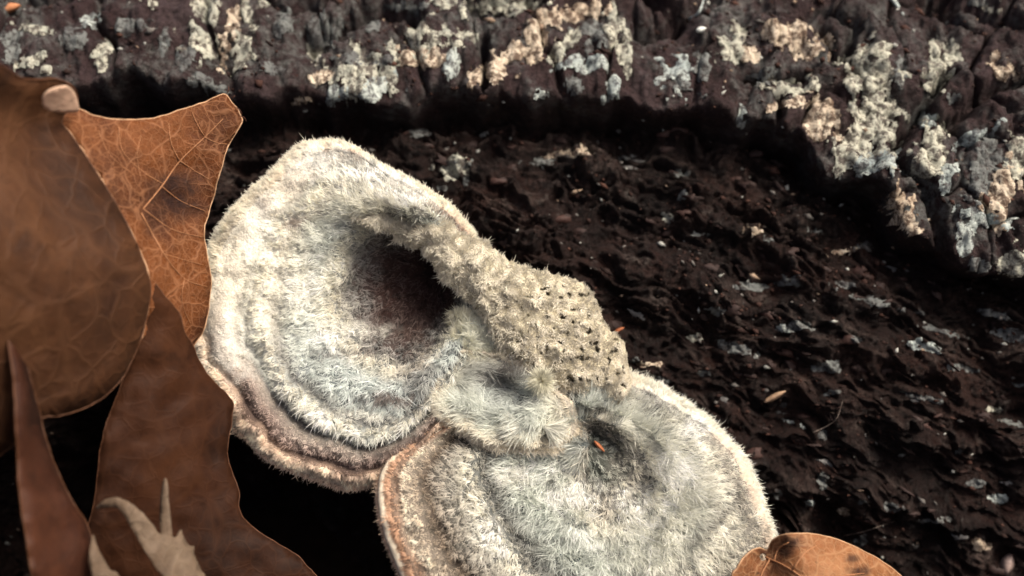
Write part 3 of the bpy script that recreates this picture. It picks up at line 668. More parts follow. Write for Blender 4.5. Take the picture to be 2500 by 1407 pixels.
# -- right bracket
B_out = [(1535, 930), (1600, 955), (1650, 984), (1700, 1014), (1752, 1060), (1792, 1102), (1820, 1142), (1838, 1190), (1852, 1230), (1870, 1272), (1884, 1312), (1880, 1360), (1860, 1420), (1800, 1490), (1690, 1560), (1550, 1600), (1380, 1610), (1220, 1590), (1100, 1540),
         (1020, 1460), (985, 1400), (958, 1330), (938, 1262), (932, 1205), (944, 1150), (972, 1108), (1022, 1066), (1062, 1046), (1120, 1020), (1220, 960), (1350, 900), (1450, 890)]
def B_depth(rho, phi, px, py):
    w = .15 + .95*sm(.05, .75, rho)*sm(900, 1350, py) + .5*np.clip((1350-px)/400, 0, 1)*sm(.1, .8, rho) - .35*sm(1600, 1850, px)
    w = w - .30*np.exp(-(((px-1180)/120)**2+((py-1075)/26)**2))
    return w
B_z = zmix((0, (.20, .22, .19), (.42, .44, .39)), (.12, (.17, .19, .16), (.40, .42, .37)), (.22, (.30, .28, .24), (.52, .49, .42)), (.30, (.24, .22, .19), (.46, .42, .36)), (.36, (.5, .53, .50), white), (.44, (.44, .50, .50), (.68, .70, .65)), (.60, (.33, .40, .42), (.62, .65, .60)),
           (.68, (.12, .12, .115), (.26, .26, .24)), (.72, (.5, .52, .48), white), (.77, (.40, .40, .36), (.56, .54, .48)), (.83, (.30, .28, .24), (.44, .40, .34)), (.865, (.17, .13, .10), (.30, .24, .18)), (.90, (.55, .47, .38), (.66, .57, .46)), (.93, (.70, .60, .48), (.80, .71, .58)), (.955, peach, (.60, .38, .25)), (.985, (.60, .40, .28), (.62, .44, .32)), (1, cream, (.74, .66, .54)))
def B_patch(px, py, col):
    k = (sm(1420, 1640, px))[..., None]*.9
    col = col*(1-k) + np.clip(col*.3+np.array((.78, .76, .67))*.7, 0, .8)*k
    k3 = (sm(1420, 1560, px)*sm(1150, 1000, py))[..., None]*.5
    col = col*(1-k3)+np.array((.62, .62, .55))*k3
    # a second, darker growth line on the right-hand side
    gl = np.abs((px-1640)*.62+(py-1345)*.78+10*pn(px/40, py/40, 8)); k2 = (np.exp(-(gl/9)**2)*sm(1620, 1680, px)*sm(1850, 1790, px))[..., None]*.55
    col = col*(1-k2)
    for x_, y_, rx_, ry_, a_ in [(1260, 1160, 70, 30, .8), (1400, 1200, 90, 34, .85), (1540, 1230, 90, 40, .8), (1640, 1140, 60, 50, .8), (1690, 1040, 60, 45, .8), (1580, 980, 60, 30, .6), (1195, 1310, 40, 60, .7), (1370, 1140, 40, 20, .4)]:
        k3 = (a_*sm(1.3, .3, np.hypot((px-x_)/rx_, (py-y_)/ry_)+.5*fbm(px/30, py/30, 3, 89)))[..., None]; col = col*(1-k3)+np.array((.88, .87, .80))*k3
    for x_, y_, rx_, ry_, a_ in [(1465, 1080, 60, 50, .55), (1575, 1015, 14, 12, .9), (1505, 1078, 12, 12, .9), (1450, 1010, 26, 22, .6), (1355, 1170, 10, 10, .7), (1355, 1310, 10, 8, .9)]:
        k3 = (a_*sm(1.3, .4, np.hypot((px-x_)/rx_, (py-y_)/ry_)+.5*fbm(px/18, py/18, 3, 93)))[..., None]; col = col*(1-k3)+np.array((.07, .07, .06))*k3
    bl = (sm(.30, .5, fbm(px/14, py/14, 3, 87))*.45)[..., None]
    return col*(1-bl*np.array((1, .95, .93)))
fB = thing('bracket_fungus', PX(1450, 1090, -1.2), 'large shaggy white bracket fungus with peach rim, its edge under the small spotted leaf', 'fungus')
capB = Cap((1440, 1085), B_out, B_depth, B_z, .28, 13, [(.05, .06, .12), (.15, .04, -.06), (.37, .05, .10), (.48, .02, -.06), (.56, .03, .06), (.78, .04, -.05), (.88, .03, .05), (.93, .012, -.03)], .07)
capB.left = .38
capB.ramp = lambda px, py: 1-.85*sm(1400, 1620, px)
capB.mcol = lambda px, py: np.array([.60, .46, .34])*(1-sm(1350, 1600, px))[:, None]+np.array([.66, .65, .57])*sm(1350, 1600, px)[:, None]
capB.build(fB, patch=B_patch, flesh=.36)
fuzz(capB, fB, 95000, [(0, .45), (.12, .35), (.22, .6), (.30, .4), (.36, 1), (.62, 1), (.70, .35), (.75, 1), (.8, .7), (.86, .45), (.93, .8), (.96, .15), (1, .15)],
     [(0, .07), (.25, .08), (.36, .18), (.55, .21), (.66, .17), (.70, .09), (.75, .13), (.85, .06), (.95, .045), (1, .04)], .0095, .55, .6, 15, B_patch, 20, 6000, None, (17, 1.0))
fringe(capB, fB, 10000, .055, lambda x, y: capB.mcol(x, y)*1.3, 42, -1.9, 1.2)
fringe(capB, fB, 6000, .035, lambda x, y: capB.mcol(x, y)*1.2, 43, 1.2, 4.3)
# pale lip of the pore surface along the left rim
ph = np.linspace(math.pi*.60, math.pi*1.06, 70); ph = np.where(ph > math.pi, ph-2*math.pi, ph); rr_ = capB.R(ph)
lipx, lipy = capB.c[0]+rr_*np.cos(ph), capB.c[1]+rr_*np.sin(ph); lp = capB.X(capB.c[0]+rr_*.985*np.cos(ph), capB.c[1]+rr_*.985*np.sin(ph)); lp[:, 2] -= .06
lp[:, 0] -= .015
v, f = tube(lp, .085*np.sin(np.linspace(0, math.pi, 70))**.5+.01, 10); part('rim', v, f, plain('rim_cream', (.62, .54, .42), .9, .1), fB)
# -- middle lobe with long combed hair
C_out = [(1060, 895), (1047, 950), (1050, 1000), (1078, 1036), (1140, 1052), (1195, 1084), (1260, 1092), (1335, 1098), (1392, 1078), (1415, 1040), (1400, 985), (1345, 945), (1290, 905), (1200, 860), (1110, 855)]
C_z = zmix((0, (.10, .08, .075), (.40, .42, .40)), (.3, (.20, .21, .20), (.50, .53, .50)), (.6, (.33, .35, .33), (.62, .64, .58)), (.85, (.42, .40, .34), (.64, .61, .52)), (1, (.6, .52, .42), (.72, .64, .52)))
fC = thing('bracket_fungus', PX(1220, 930, -.9), 'small lobe of fungus with long combed white hairs, wedged between the two large brackets', 'fungus')
capC = Cap((1215, 955), C_out, lambda rho, phi, px, py: .45+.25*sm(0, .7, rho)-.45*sm(1010, 860, py)-.38*sm(1270, 1400, px), C_z, .13, 23, [(.5, .1, .06), (.9, .05, .04)], .06)
capC.mcol = lambda px, py: np.broadcast_to(np.array([.60, .55, .46]), (len(px), 3))
capC.build(fC, 200, 50)
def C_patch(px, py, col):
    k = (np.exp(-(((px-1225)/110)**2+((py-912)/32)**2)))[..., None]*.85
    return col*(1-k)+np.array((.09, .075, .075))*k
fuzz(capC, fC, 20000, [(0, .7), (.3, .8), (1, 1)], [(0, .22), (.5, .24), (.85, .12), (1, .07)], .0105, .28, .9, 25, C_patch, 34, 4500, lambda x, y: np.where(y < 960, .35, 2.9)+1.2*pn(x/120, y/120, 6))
fringe(capC, fC, 5000, .06, lambda x, y: capC.mcol(x, y)*1.2, 44)
tuft(fC, PX(1325, 1040, .62), 360, .30, .5, (.8, -.35, .12), (.74, .73, .65), .10, .014, 2)
tuft(fC, PX(1290, 1035, .72), 450, .38, .5, (-1.0, -.2, .05), (.70, .70, .63), .10, .014, 3)
tuft(fC, PX(1322, 930, .7), 700, .16, 1.0, (-.1, 0, .5), (.66, .64, .52), .10, .012, 4)
# -- crust running up the log
D_out = [(868, 532), (900, 512), (960, 515), (1030, 508), (1075, 520), (1130, 570), (1190, 596), (1250, 640), (1345, 668), (1420, 690), (1455, 730), (1480, 795), (1515, 825), (1532, 880), (1540, 930), (1500, 965), (1420, 975), (1350, 945), (1300, 900), (1240, 880), (1200, 800), (1165, 745), (1090, 680), (1040, 620), (985, 592), (965, 585), (950, 560), (905, 548)]
D_z = zmix((0, (.36, .31, .20), (.66, .62, .46)), (.5, (.42, .37, .25), (.68, .64, .48)), (.8, (.48, .42, .28), (.70, .66, .50)), (1, (.52, .46, .30), (.72, .68, .54)))
def D_w(px, py): return .35 + .2*sm(1000, 880, px) - .05*sm(1250, 1500, px) + .2*np.exp(-((px-1200)/180)**2)
fD = thing('crust_fungus', PX(1230, 760, -1.0), 'creamy yellow crust fungus with dark pits, running up from the hairy brackets', 'fungus')
# the crust is a winding strip: a ribbon between its upper and lower edges
up_ = spline([(868, 530), (900, 510), (960, 514), (1030, 506), (1078, 520), (1130, 570), (1190, 594), (1250, 640), (1345, 666), (1420, 690), (1455, 730), (1480, 795), (1518, 828), (1534, 885), (1545, 940)], 5)
lo_ = spline([(868, 534), (905, 550), (950, 566), (965, 590), (1010, 602), (1045, 630), (1090, 690), (1150, 745), (1185, 790), (1215, 850), (1260, 900), (1310, 930), (1370, 955), (1430, 985), (1500, 1000)], 5)
nL, nW = 260, 60
tt_ = np.linspace(0, 1, nL)
def rs(c, n): s = np.linspace(0, 1, len(c)); return np.stack([np.interp(np.linspace(0, 1, n), s, c[:, k]) for k in range(2)], 1)
up2, lo2 = rs(up_, nL), rs(lo_, nL)
up2 = up2 + np.stack([7*pn(tt_*40, tt_*0, 3), 7*pn(tt_*46, tt_*0+5, 4)], 1); lo2 = lo2 + np.stack([9*fbm(tt_*44, tt_*0, 3, 6), 9*fbm(tt_*40, tt_*0+5, 3, 9)], 1)
def strip_pos(t, s):
    """t along, s across (0 upper edge, 1 lower edge)"""
    a = np.stack([np.interp(t, tt_, up2[:, k]) for k in range(2)], -1); b = np.stack([np.interp(t, tt_, lo2[:, k]) for k in range(2)], -1)
    p_ = a*(1-s)[..., None]+b*s[..., None]; px, py = p_[..., 0], p_[..., 1]
    arch = np.clip(np.sin(np.pi*np.clip(s, 0, 1)), 0, 1)**.5
    pits = sm(.40, .60, fbm(px/17, py/17, 2, 111))*sm(1180, 1330, px)
    w = D_w(px, py) - .36 + .36*arch + .09*fbm(px/60, py/60, 3, 113) - .10*pits
    return px, py, w, pits
Tm, Sm = np.meshgrid(tt_, np.linspace(0, 1, nW), indexing='ij'); px, py, w, pits = strip_pos(Tm, Sm)
topv = PX(px, py, w); botv = topv.copy(); botv[..., 2] -= 1.0*np.clip(np.sin(np.pi*Sm), .15, 1)
mott = .75+.35*fbm(px/30, py/30, 3, 117)
base_c = np.stack([np.interp(Tm, [0, .45, 1], c) for c in ([.66, .64, .60], [.60, .58, .53], [.46, .43, .38])], -1)*mott[..., None]*(1-.6*pits)[..., None]
vv = np.vstack([topv.reshape(-1, 3), botv.reshape(-1, 3)]); n0 = nL*nW; g0 = grid_faces(nL, nW)
ringi = np.concatenate([np.arange(nL)*nW, (nL-1)*nW+np.arange(1, nW), (np.arange(nL-1)[::-1])*nW+nW-1, np.arange(1, nW-1)[::-1]])
sidef = np.stack([ringi, np.roll(ringi, -1), np.roll(ringi, -1)+n0, ringi+n0], 1)
part('crust', vv, [g0[:, ::-1], g0+n0, sidef[:, ::-1]], M_CAP, fD, cols=np.vstack([base_c.reshape(-1, 3), base_c.reshape(-1, 3)*.5]))
rg = np.random.default_rng(77); n = 52000
t_ = rg.random(n); s_ = rg.uniform(-.0, 1.0, n); px, py, w, pits = strip_pos(t_, s_)
ok = (rg.random(n) < np.clip(.75+.8*fbm(px/28, py/28, 3, 119), .05, 1)*(1-.75*pits)); t_, s_, px, py, w = t_[ok], s_[ok], px[ok], py[ok], w[ok]; n = len(t_)
root = PX(px, py, w); ang = 2*np.pi*pn(px/50, py/50, 121)+rg.normal(0, .6, n)
low_e = sm(.8, 1, s_); d_ = np.stack([np.cos(ang)*.6, np.sin(ang)*.6-.9*low_e+.5*sm(.15, 0, s_), .55+.3*rg.random(n)], 1)
colr = np.stack([np.interp(t_, [0, .5, .75, 1], c) for c in ([.80, .80, .76, .70], [.75, .75, .71, .65], [.64, .63, .60, .54])], 1)*np.clip(rg.normal(.92, .13, n), .5, 1.1)[:, None]
v, tr, c = hair_mesh(root, d_, np.tile([0, 0, 1.], (n, 1)), np.interp(t_, [0, .6, 1], [.075, .045, .026])*rg.lognormal(0, .35, n), np.full(n, .0105), rg.normal(0, .4, n), np.clip(colr, 0, .85), rg.uniform(0, .3, n), rg)
o = part('fuzz', v, tr, M_FUZZ, fD, smooth=False, cols=c); o['kind'] = 'stuff'
# -- a shaggy white pad under the crust
E_out = [(1120, 760), (1160, 768), (1200, 775), (1250, 800), (1290, 850), (1280, 900), (1220, 915), (1150, 895), (1110, 860), (1095, 800)]
E_z = zmix((0, (.12, .12, .11), (.55, .56, .50)), (.5, (.34, .35, .31), (.66, .66, .57)), (1, (.42, .40, .32), (.70, .67, .54)))
fE = thing('fungus_pad', PX(1190, 840, -.6), 'shaggy white pad of young fungus between the crust and the combed lobe', 'fungus')
capE = Cap((1195, 838), E_out, lambda rho, phi, px, py: .14+.08*(1-rho**2), E_z, .2, 33, [], .08, 14)
capE.mcol = lambda px, py: np.broadcast_to(np.array([.55, .52, .42]), (len(px), 3))
capE.build(fE, 140, 36); fuzz(capE, fE, 8000, [(0, .6), (.3, .9), (1, 1)], [(0, .12), (1, .12)], .011, .5, 1.4, 35, None, 30, 3500, lambda x, y: -1.2+1.5*pn(x/60, y/60, 9))

# ------------------------------------------------------------------ leaves
def rbf(ctrl):
    c = np.array(ctrl, float); P = c[:, :2]/300.0; n = len(c)
    def ph_(r): return r*r*np.log(r+1e-9)
    A = np.zeros((n+3, n+3)); A[:n, :n] = ph_(np.linalg.norm(P[:, None]-P[None], axis=2))+np.eye(n)*1e-4; A[:n, n] = 1; A[:n, n+1:] = P; A[n:, :n] = A[:n, n:].T
    b = np.concatenate([c[:, 2], np.zeros(3)]); k = np.linalg.solve(A, b)
    def f(px, py):
        q_ = np.stack([np.ravel(px), np.ravel(py)], 1)/300.0
        return (ph_(np.linalg.norm(q_[:, None]-P[None], axis=2))@k[:n]+k[n]+q_@k[n+1:]).reshape(np.shape(px))
    return f
def cdt(outline, spacing, hole=None, seed=0):
    rg = np.random.default_rng(seed); o = np.asarray(outline, float)
    x0, y0 = o.min(0); x1, y1 = o.max(0)
    gx_, gy_ = np.meshgrid(np.arange(x0, x1, spacing), np.arange(y0, y1, spacing)); pts = np.stack([gx_.ravel(), gy_.ravel()], 1)+rg.uniform(-.3, .3, (gx_.size, 2))*spacing
    def inside(p_, poly):
        r = np.zeros(len(p_), bool); a = poly; b = np.roll(poly, -1, 0)
        for (ax, ay), (bx, by) in zip(a, b):
            cnd = (ay > p_[:, 1]) != (by > p_[:, 1])
            with np.errstate(divide='ignore', invalid='ignore'): xi = (bx-ax)*(p_[:, 1]-ay)/(by-ay)+ax
            r ^= cnd & (p_[:, 0] < xi)
        return r
    def dist(p_, poly): return np.min(np.linalg.norm(p_[:, None]-poly[None], axis=2), axis=1)
    pts = pts[inside(pts, o)]; pts = pts[dist(pts, o) > spacing*.6]
    loops = [o]
    if hole is not None:
        pts = pts[~inside(pts, hole)]; pts = pts[dist(pts, hole) > spacing*.5]; loops.append(hole)
    vs = np.vstack(loops+[pts]); ed = []; s = 0
    for l_ in loops: ed += [(s+i, s+(i+1) % len(l_)) for i in range(len(l_))]; s += len(l_)
    r = delaunay_2d_cdt([Vector(p_) for p_ in vs], ed, [], 0, 1e-4)
    v2 = np.array([tuple(p_) for p_ in r[0]]); f = np.array([list(t) for t in r[2]])
    cen = v2[f].mean(1); kk = inside(cen, o)
    if hole is not None: kk &= ~inside(cen, hole)
    return v2, f[kk]
def sheet(v2, f, w, thick=.022):
    """closed sheet with thickness"""
    top_ = PX(v2[:, 0], v2[:, 1], w); n = len(top_)
    e = np.sort(np.vstack([f[:, [0, 1]], f[:, [1, 2]], f[:, [2, 0]]]), 1); uq, ct = np.unique(e, axis=0, return_counts=True); bd = set(map(tuple, uq[ct == 1]))
    N = np.zeros((n, 3)); fn = np.cross(top_[f[:, 1]]-top_[f[:, 0]], top_[f[:, 2]]-top_[f[:, 0]])
    flip = fn[:, 2].sum() < 0
    if flip: f = f[:, ::-1]; fn = -fn
    for k in range(3): np.add.at(N, f[:, k], fn)
    N /= np.linalg.norm(N, axis=1)[:, None]+1e-12
    vv = np.vstack([top_, top_-N*thick]); side = []
    for tri in f:
        for a, b in ((tri[0], tri[1]), (tri[1], tri[2]), (tri[2], tri[0])):
            if (min(a, b), max(a, b)) in bd: side.append((a, a+n, b+n, b))
    return vv, [np.vstack([f, f[:, ::-1]+n]), np.array(side)], N
def rough(outline, step, amp, seed, closed=True):
    q_ = spline(outline, step, closed); n = len(q_); i = np.arange(n); return q_ + np.stack([amp*fbm(i*.21, i*0+.5, 3, seed), amp*fbm(i*.21, i*0+7.5, 3, seed+3)], 1)
def vein(parent, poly, wf, r0, r1, mat, lift=.012):
    q_ = spline(poly, 12); pth = PX(q_[:, 0], q_[:, 1], wf(q_[:, 0], q_[:, 1])+lift); v, f = tube(pth, np.linspace(r0, r1, len(pth)), 5); return part('vein', v, f, mat, parent)
def leaf_blade(parent, outline, ctrl, mat, spacing=26, step=10, amp=2.5, seed=0, hole=None, crinkle=.04, thick=.022, name='blade', margin=None, stain=()):
    o = rough(outline, step, amp, seed); wf0 = rbf(ctrl)
    wf = lambda x, y: wf0(x, y)+crinkle*fbm(np.asarray(x)/55, np.asarray(y)/55, 3, seed+50)
    v2, f = cdt(o, spacing, hole, seed); vv, ff, N = sheet(v2, f, wf(v2[:, 0], v2[:, 1]), thick)
    sv = np.zeros(len(v2))
    for x_, y_, rx_, ry_, a_ in stain: sv = np.maximum(sv, a_*sm(1.25, .35, np.hypot((v2[:, 0]-x_)/rx_, (v2[:, 1]-y_)/ry_)+.35*fbm(v2[:, 0]/25, v2[:, 1]/25, 3, seed+70)))
    ob = part(name, vv, ff, mat, parent, attrs={'stain': np.concatenate([sv, sv])})
    if margin:
        pth = PX(o[:, 0], o[:, 1], wf(o[:, 0], o[:, 1])-thick*.4); pth = np.vstack([pth, pth[:1]]); v, f = tube(pth, margin[1], 5); part('margin', v, f, margin[0], parent)
    return ob, wf

M_ORANGE = leaf_material('leaf_orange', (.065, .018, .004), (.145, .043, .009), (.20, .066, .020), (.46, .22, .11), (.060, .016, .006), 290, .40, .30, .3)
M_TAN = leaf_material('leaf_tan', (.024, .0085, .0030), (.050, .0190, .0072), (.095, .040, .0165), (.10, .045, .02), (.014, .0045, .002), 60, .25, .15)  # tan, brown, red and pale leaves: foreground shade put into the base colours
M_BROWN = leaf_material('leaf_brown', (.014, .0046, .0018), (.029, .0096, .0036), (.052, .0185, .0068), (.062, .024, .010), (.009, .003, .0012), 110, .22, .14, 0.0, .00004, .12)
M_RED = leaf_material('leaf_red', (.018, .0052, .0022), (.035, .0105, .0045), (.066, .022, .0095), (.07, .026, .012), (.011, .0037, .002), 100, .15, .15, 0.0, .00004)
M_PALE = leaf_material('leaf_pale', (.085, .055, .034), (.13, .088, .058), (.18, .13, .088), (.20, .145, .10), (.065, .04, .024), 130, .2, .2)
M_SPOT = leaf_material('leaf_spotted', (.13, .042, .013), (.24, .092, .034), (.36, .18, .085), (.50, .30, .16), (.08, .024, .011), 200, .4, .25, .85)
M_EDGE = plain('leaf_edge', (.50, .30, .17), .6, .3, .2); M_EDGE2 = plain('leaf_edge_brown', (.10, .040, .017), .6, .3, .2)  # margins paler than the blades: rim light painted along the leaf edges
M_VEIN = plain('vein_tan', (.36, .165, .075), .6, .3, .15, .3); M_VEIN3 = plain('vein_dark_tan', (.075, .028, .012), .6, .3, 0, .3); M_VEIN2 = plain('vein_brown', (.06, .02, .01), .6, .3, .0, .3)

# folded orange leaf: the far veined half and the near half share the fold line
fold = [(108, 262), (170, 325), (235, 420), (290, 510), (335, 600), (366, 690), (362, 760)]
L1 = thing('oak_leaf', PX(250, 1500, 2.2), 'folded orange oak leaf with pale net veins, its pointed lobe standing before the fungus', 'leaf', None)
far_out = [(108, 262), (150, 258), (190, 266), (235, 285), (290, 292), (345, 292), (400, 284), (450, 266), (500, 248), (548, 230), (562, 246), (590, 286), (585, 310), (556, 360), (535, 430), (515, 500), (500, 560), (503, 610), (513, 665), (515, 705), (508, 760), (494, 810), (482, 832),
           (455, 870), (400, 900), (340, 880), (352, 800), (366, 690), (335, 600), (290, 510), (235, 420), (170, 325)]
far_ctrl = [(108, 262, 2.35), (235, 420, 2.35), (335, 600, 2.25), (366, 690, 2.15), (560, 235, 1.15), (590, 290, 1.1), (400, 285, 1.55), (535, 430, 1.15), (500, 560, 1.25), (515, 700, 1.2), (482, 832, 1.3), (400, 900, 1.6), (440, 500, 1.4), (340, 420, 1.9)]
b1, wf1 = leaf_blade(L1, far_out, far_ctrl, M_ORANGE, 17, 8, 2.2, 5, None, .05, margin=(M_EDGE, .011), stain=[(425, 470, 75, 75, .95), (450, 510, 70, 36, .8), (378, 530, 36, 50, .6), (560, 300, 40, 30, .4)])
for poly, r0, r1 in [([(350, 510), (395, 455), (438, 395), (500, 335), (545, 290)], .013, .007), ([(438, 392), (418, 350), (412, 300)], .010, .006), ([(438, 392), (480, 420), (515, 440)], .008, .005), ([(400, 450), (350, 420), (300, 370), (290, 310)], .008, .005),
                     ([(395, 455), (440, 490), (500, 515)], .008, .005), ([(500, 335), (530, 350), (555, 352)], .008, .005), ([(500, 335), (480, 300), (470, 275)], .008, .005), ([(350, 510), (420, 560), (500, 580)], .009, .005), ([(345, 330), (335, 380), (345, 440)], .006, .004),
                     ([(345, 520), (400, 620), (450, 680), (505, 700)], .012, .006), ([(240, 320), (270, 380), (330, 430)], .006, .004), ([(400, 620), (470, 640), (508, 650)], .007, .004), ([(450, 680), (445, 740), (470, 800)], .007, .004)]:
    vein(L1, poly, wf1, r0*.75, r1*.75, M_VEIN, .008)
near_out = [(-700, 120), (-300, 110), (-100, 125), (0, 160), (45, 188), (90, 196), (135, 192), (172, 208), (188, 232), (186, 262), (160, 275), (150, 300), (170, 325), (235, 420), (290, 510), (335, 600), (366, 690), (362, 760), (340, 840), (300, 920), (230, 985), (150, 1015), (100, 1022),
            (40, 1080), (-60, 1180), (-140, 1400), (-200, 1800), (-250, 2350), (-560, 2350), (-700, 1500), (-800, 700)]
near_ctrl = [(108, 262, 2.6), (235, 420, 2.43), (335, 600, 2.34), (366, 690, 2.24), (185, 230, 2.5), (90, 196, 3.1), (0, 160, 3.8), (0, 500, 3.9), (150, 700, 3.3), (-300, 400, 4.6), (100, 1022, 3.0), (300, 920, 2.3), (-300, 1200, 3.4), (-700, 300, 5.0), (362, 760, 2.2), (-400, 2350, 2.0), (-250, 1700, 3.0)]
b2, wf2 = leaf_blade(L1, near_out, near_ctrl, M_TAN, 40, 14, 2, 9, None, .07, name='near_half', margin=(M_EDGE2, .012))
# pale rolled-over lobe at the top of the fold
leaf_blade(L1, [(104, 250), (107, 236), (122, 222), (145, 213), (166, 211), (180, 222), (189, 244), (192, 272), (160, 276), (124, 272), (108, 264)], [(104, 250, 3.02), (140, 212, 3.08), (182, 226, 2.75), (192, 270, 2.52), (140, 274, 2.78)],
           plain('leaf_underside', (.62, .42, .30), .8, .1, .25, .3), 7, 5, .8, 61, None, .004, name='curled_edge')
# hairs at the bristle tip
for k, (x0, y0, x1, y1) in enumerate([(552, 232, 558, 212), (566, 240, 573, 234), (575, 262, 590, 280), (588, 284, 600, 296)]):
    v, f = tube(spline([PX(x0, y0, 1.13), PX((x0+x1)/2+3, (y0+y1)/2-2, 1.15), PX(x1, y1, 1.12)], .01), .006, 4); part('bristle', v, f, M_VEIN2, L1)

L2 = thing('oak_leaf', PX(450, 1600, 1.8), 'shaded brown oak leaf with wavy lobed edge beneath the folded orange leaf', 'leaf')
o2 = [(366, 690), (410, 735), (438, 770), (446, 800), (470, 845), (486, 880), (520, 930), (556, 968), (569, 985), (566, 1030), (556, 1080), (556, 1120), (570, 1160), (584, 1200), (582, 1240), (610, 1280), (660, 1318), (720, 1352), (775, 1407), (860, 1500), (900, 1650), (800, 1900), (640, 2180), (400, 2180), (230, 1850), (170, 1500), (205, 1330), (222, 1262),
      (236, 1190), (248, 1080), (280, 980), (320, 880), (350, 790)]
c2 = [(366, 690, 2.14), (410, 735, 1.95), (446, 800, 1.78), (486, 880, 1.5), (569, 985, 1.2), (556, 1100, 1.25), (584, 1210, 1.2), (775, 1407, .95), (900, 1650, .7), (300, 920, 2.05), (236, 1190, 2.1), (170, 1500, 1.9), (400, 1100, 1.85), (480, 1350, 1.55), (500, 2180, .8), (430, 900, 1.8)]
_, wfl2 = leaf_blade(L2, o2, c2, M_BROWN, 20, 9, 2.5, 15, None, .045, margin=(M_EDGE2, .010))
L3 = thing('curled_leaf', PX(150, 1600, 3.0), 'narrow reddish brown curled leaf with bright edge, standing beside the shaded brown leaf', 'leaf')
o3 = [(14, 762), (24, 752), (40, 800), (62, 880), (92, 990), (112, 1070), (140, 1150), (180, 1230), (215, 1290), (240, 1407), (260, 1560), (280, 1900), (260, 2400), (170, 2400), (110, 1900), (92, 1560), (78, 1407), (60, 1290), (46, 1180), (40, 1060), (34, 940), (22, 840)]
c3 = [(18, 760, 3.5), (100, 1000, 3.15), (46, 1180, 3.75), (215, 1290, 2.9), (78, 1407, 3.75), (160, 1330, 3.25), (260, 1560, 2.7), (92, 1560, 3.4), (180, 1900, 2.6), (210, 2400, 1.9), (70, 1000, 3.5)]
leaf_blade(L3, o3, c3, M_RED, 24, 10, 1.5, 25, None, .05, margin=(M_EDGE2, .010))
L4 = thing('leaf_scrap', PX(420, 1560, 2.6), 'pale beige torn leaf scrap with toothed edge and hooked tip', 'leaf')
o4 = [(234, 1244), (244, 1228), (262, 1217), (285, 1215), (312, 1226), (340, 1244), (362, 1268), (376, 1284), (388, 1302), (412, 1308), (432, 1312), (442, 1292), (448, 1310), (462, 1332), (476, 1334), (474, 1352), (490, 1390), (510, 1440), (540, 1700), (520, 2300), (440, 2300), (430, 1700), (410, 1440), (380, 1385), (345, 1330), (315, 1280), (292, 1244), (268, 1238)]
c4 = [(234, 1244, 2.75), (285, 1215, 2.85), (340, 1260, 2.9), (412, 1320, 2.75), (476, 1340, 2.5), (410, 1440, 2.95), (480, 1700, 2.5), (480, 2300, 1.7), (510, 1440, 2.45)]
leaf_blade(L4, o4, c4, M_PALE, 14, 7, 1.2, 35, None, .03)
leaf_blade(L4, [(400, 1168), (408, 1185), (410, 1230), (416, 1270), (420, 1318), (396, 1318), (390, 1270), (391, 1220)], [(400, 1168, 2.55), (410, 1240, 2.62), (391, 1240, 2.55), (400, 1310, 2.7), (418, 1310, 2.66)], M_PALE, 9, 6, .8, 36, None, .01, name='spike')
L6 = thing('leaf_sliver', PX(270, 1580, 2.9), 'short pale pointed leaf sliver beside the torn beige scrap', 'leaf')
leaf_blade(L6, [(226, 1306), (234, 1325), (246, 1352), (268, 1390), (300, 1430), (350, 1700), (340, 2350), (280, 2350), (250, 1700), (228, 1430), (218, 1370)], [(226, 1306, 3.1), (246, 1352, 3.15), (300, 1430, 3.0), (228, 1430, 3.2), (300, 1700, 2.7), (310, 2350, 1.8)], M_PALE, 14, 7, .8, 45, None, .02)
L5 = thing('oak_leaf', PX(2000, 1600, .5), 'small orange brown leaf with dark spots and a hole, resting on the white bracket', 'leaf')
o5 = [(1788, 1420), (1800, 1388), (1815, 1362), (1836, 1344), (1855, 1338), (1872, 1344), (1880, 1330), (1888, 1316), (1910, 1307), (1950, 1302), (1985, 1304), (2035, 1315), (2080, 1332), (2120, 1352), (2160, 1374), (2200, 1407), (2260, 1480), (2300, 1650), (2220, 2050), (2080, 2080), (1880, 1750), (1810, 1580)]
hole5 = spline([(1856, 1355), (1866, 1351), (1872, 1360), (1866, 1369), (1857, 1367)], 4, True)
c5 = [(1788, 1420, 1.75), (1836, 1344, 1.6), (1876, 1342, 1.35), (1862, 1400, 1.5), (1920, 1310, 1.6), (1985, 1304, 1.45), (2100, 1345, 1.2), (2200, 1407, .9), (1940, 1380, 1.8), (2050, 1407, 1.65), (2300, 1650, .4), (1880, 1750, 1.0), (2150, 2070, .2), (1810, 1580, 1.3)]
_, wf5 = leaf_blade(L5, o5, c5, M_SPOT, 8, 6, 1.2, 55, hole5, .03, margin=(M_EDGE, .010), stain=[(1930, 1328, 30, 18, 1), (1922, 1350, 24, 16, .95), (2082, 1366, 18, 12, .9), (2100, 1394, 34, 14, .95), (1866, 1348, 18, 14, .8)])
for poly in ([(1868, 1360), (1930, 1390), (1990, 1440), (2040, 1520)], [(1935, 1392), (1965, 1350), (2000, 1330)], [(1985, 1435), (2040, 1410), (2110, 1400)], [(1890, 1370), (1900, 1340), (1925, 1325)], [(1880, 1365), (1860, 1400), (1850, 1440)]): vein(L5, poly, wf5, .013, .006, M_VEIN)

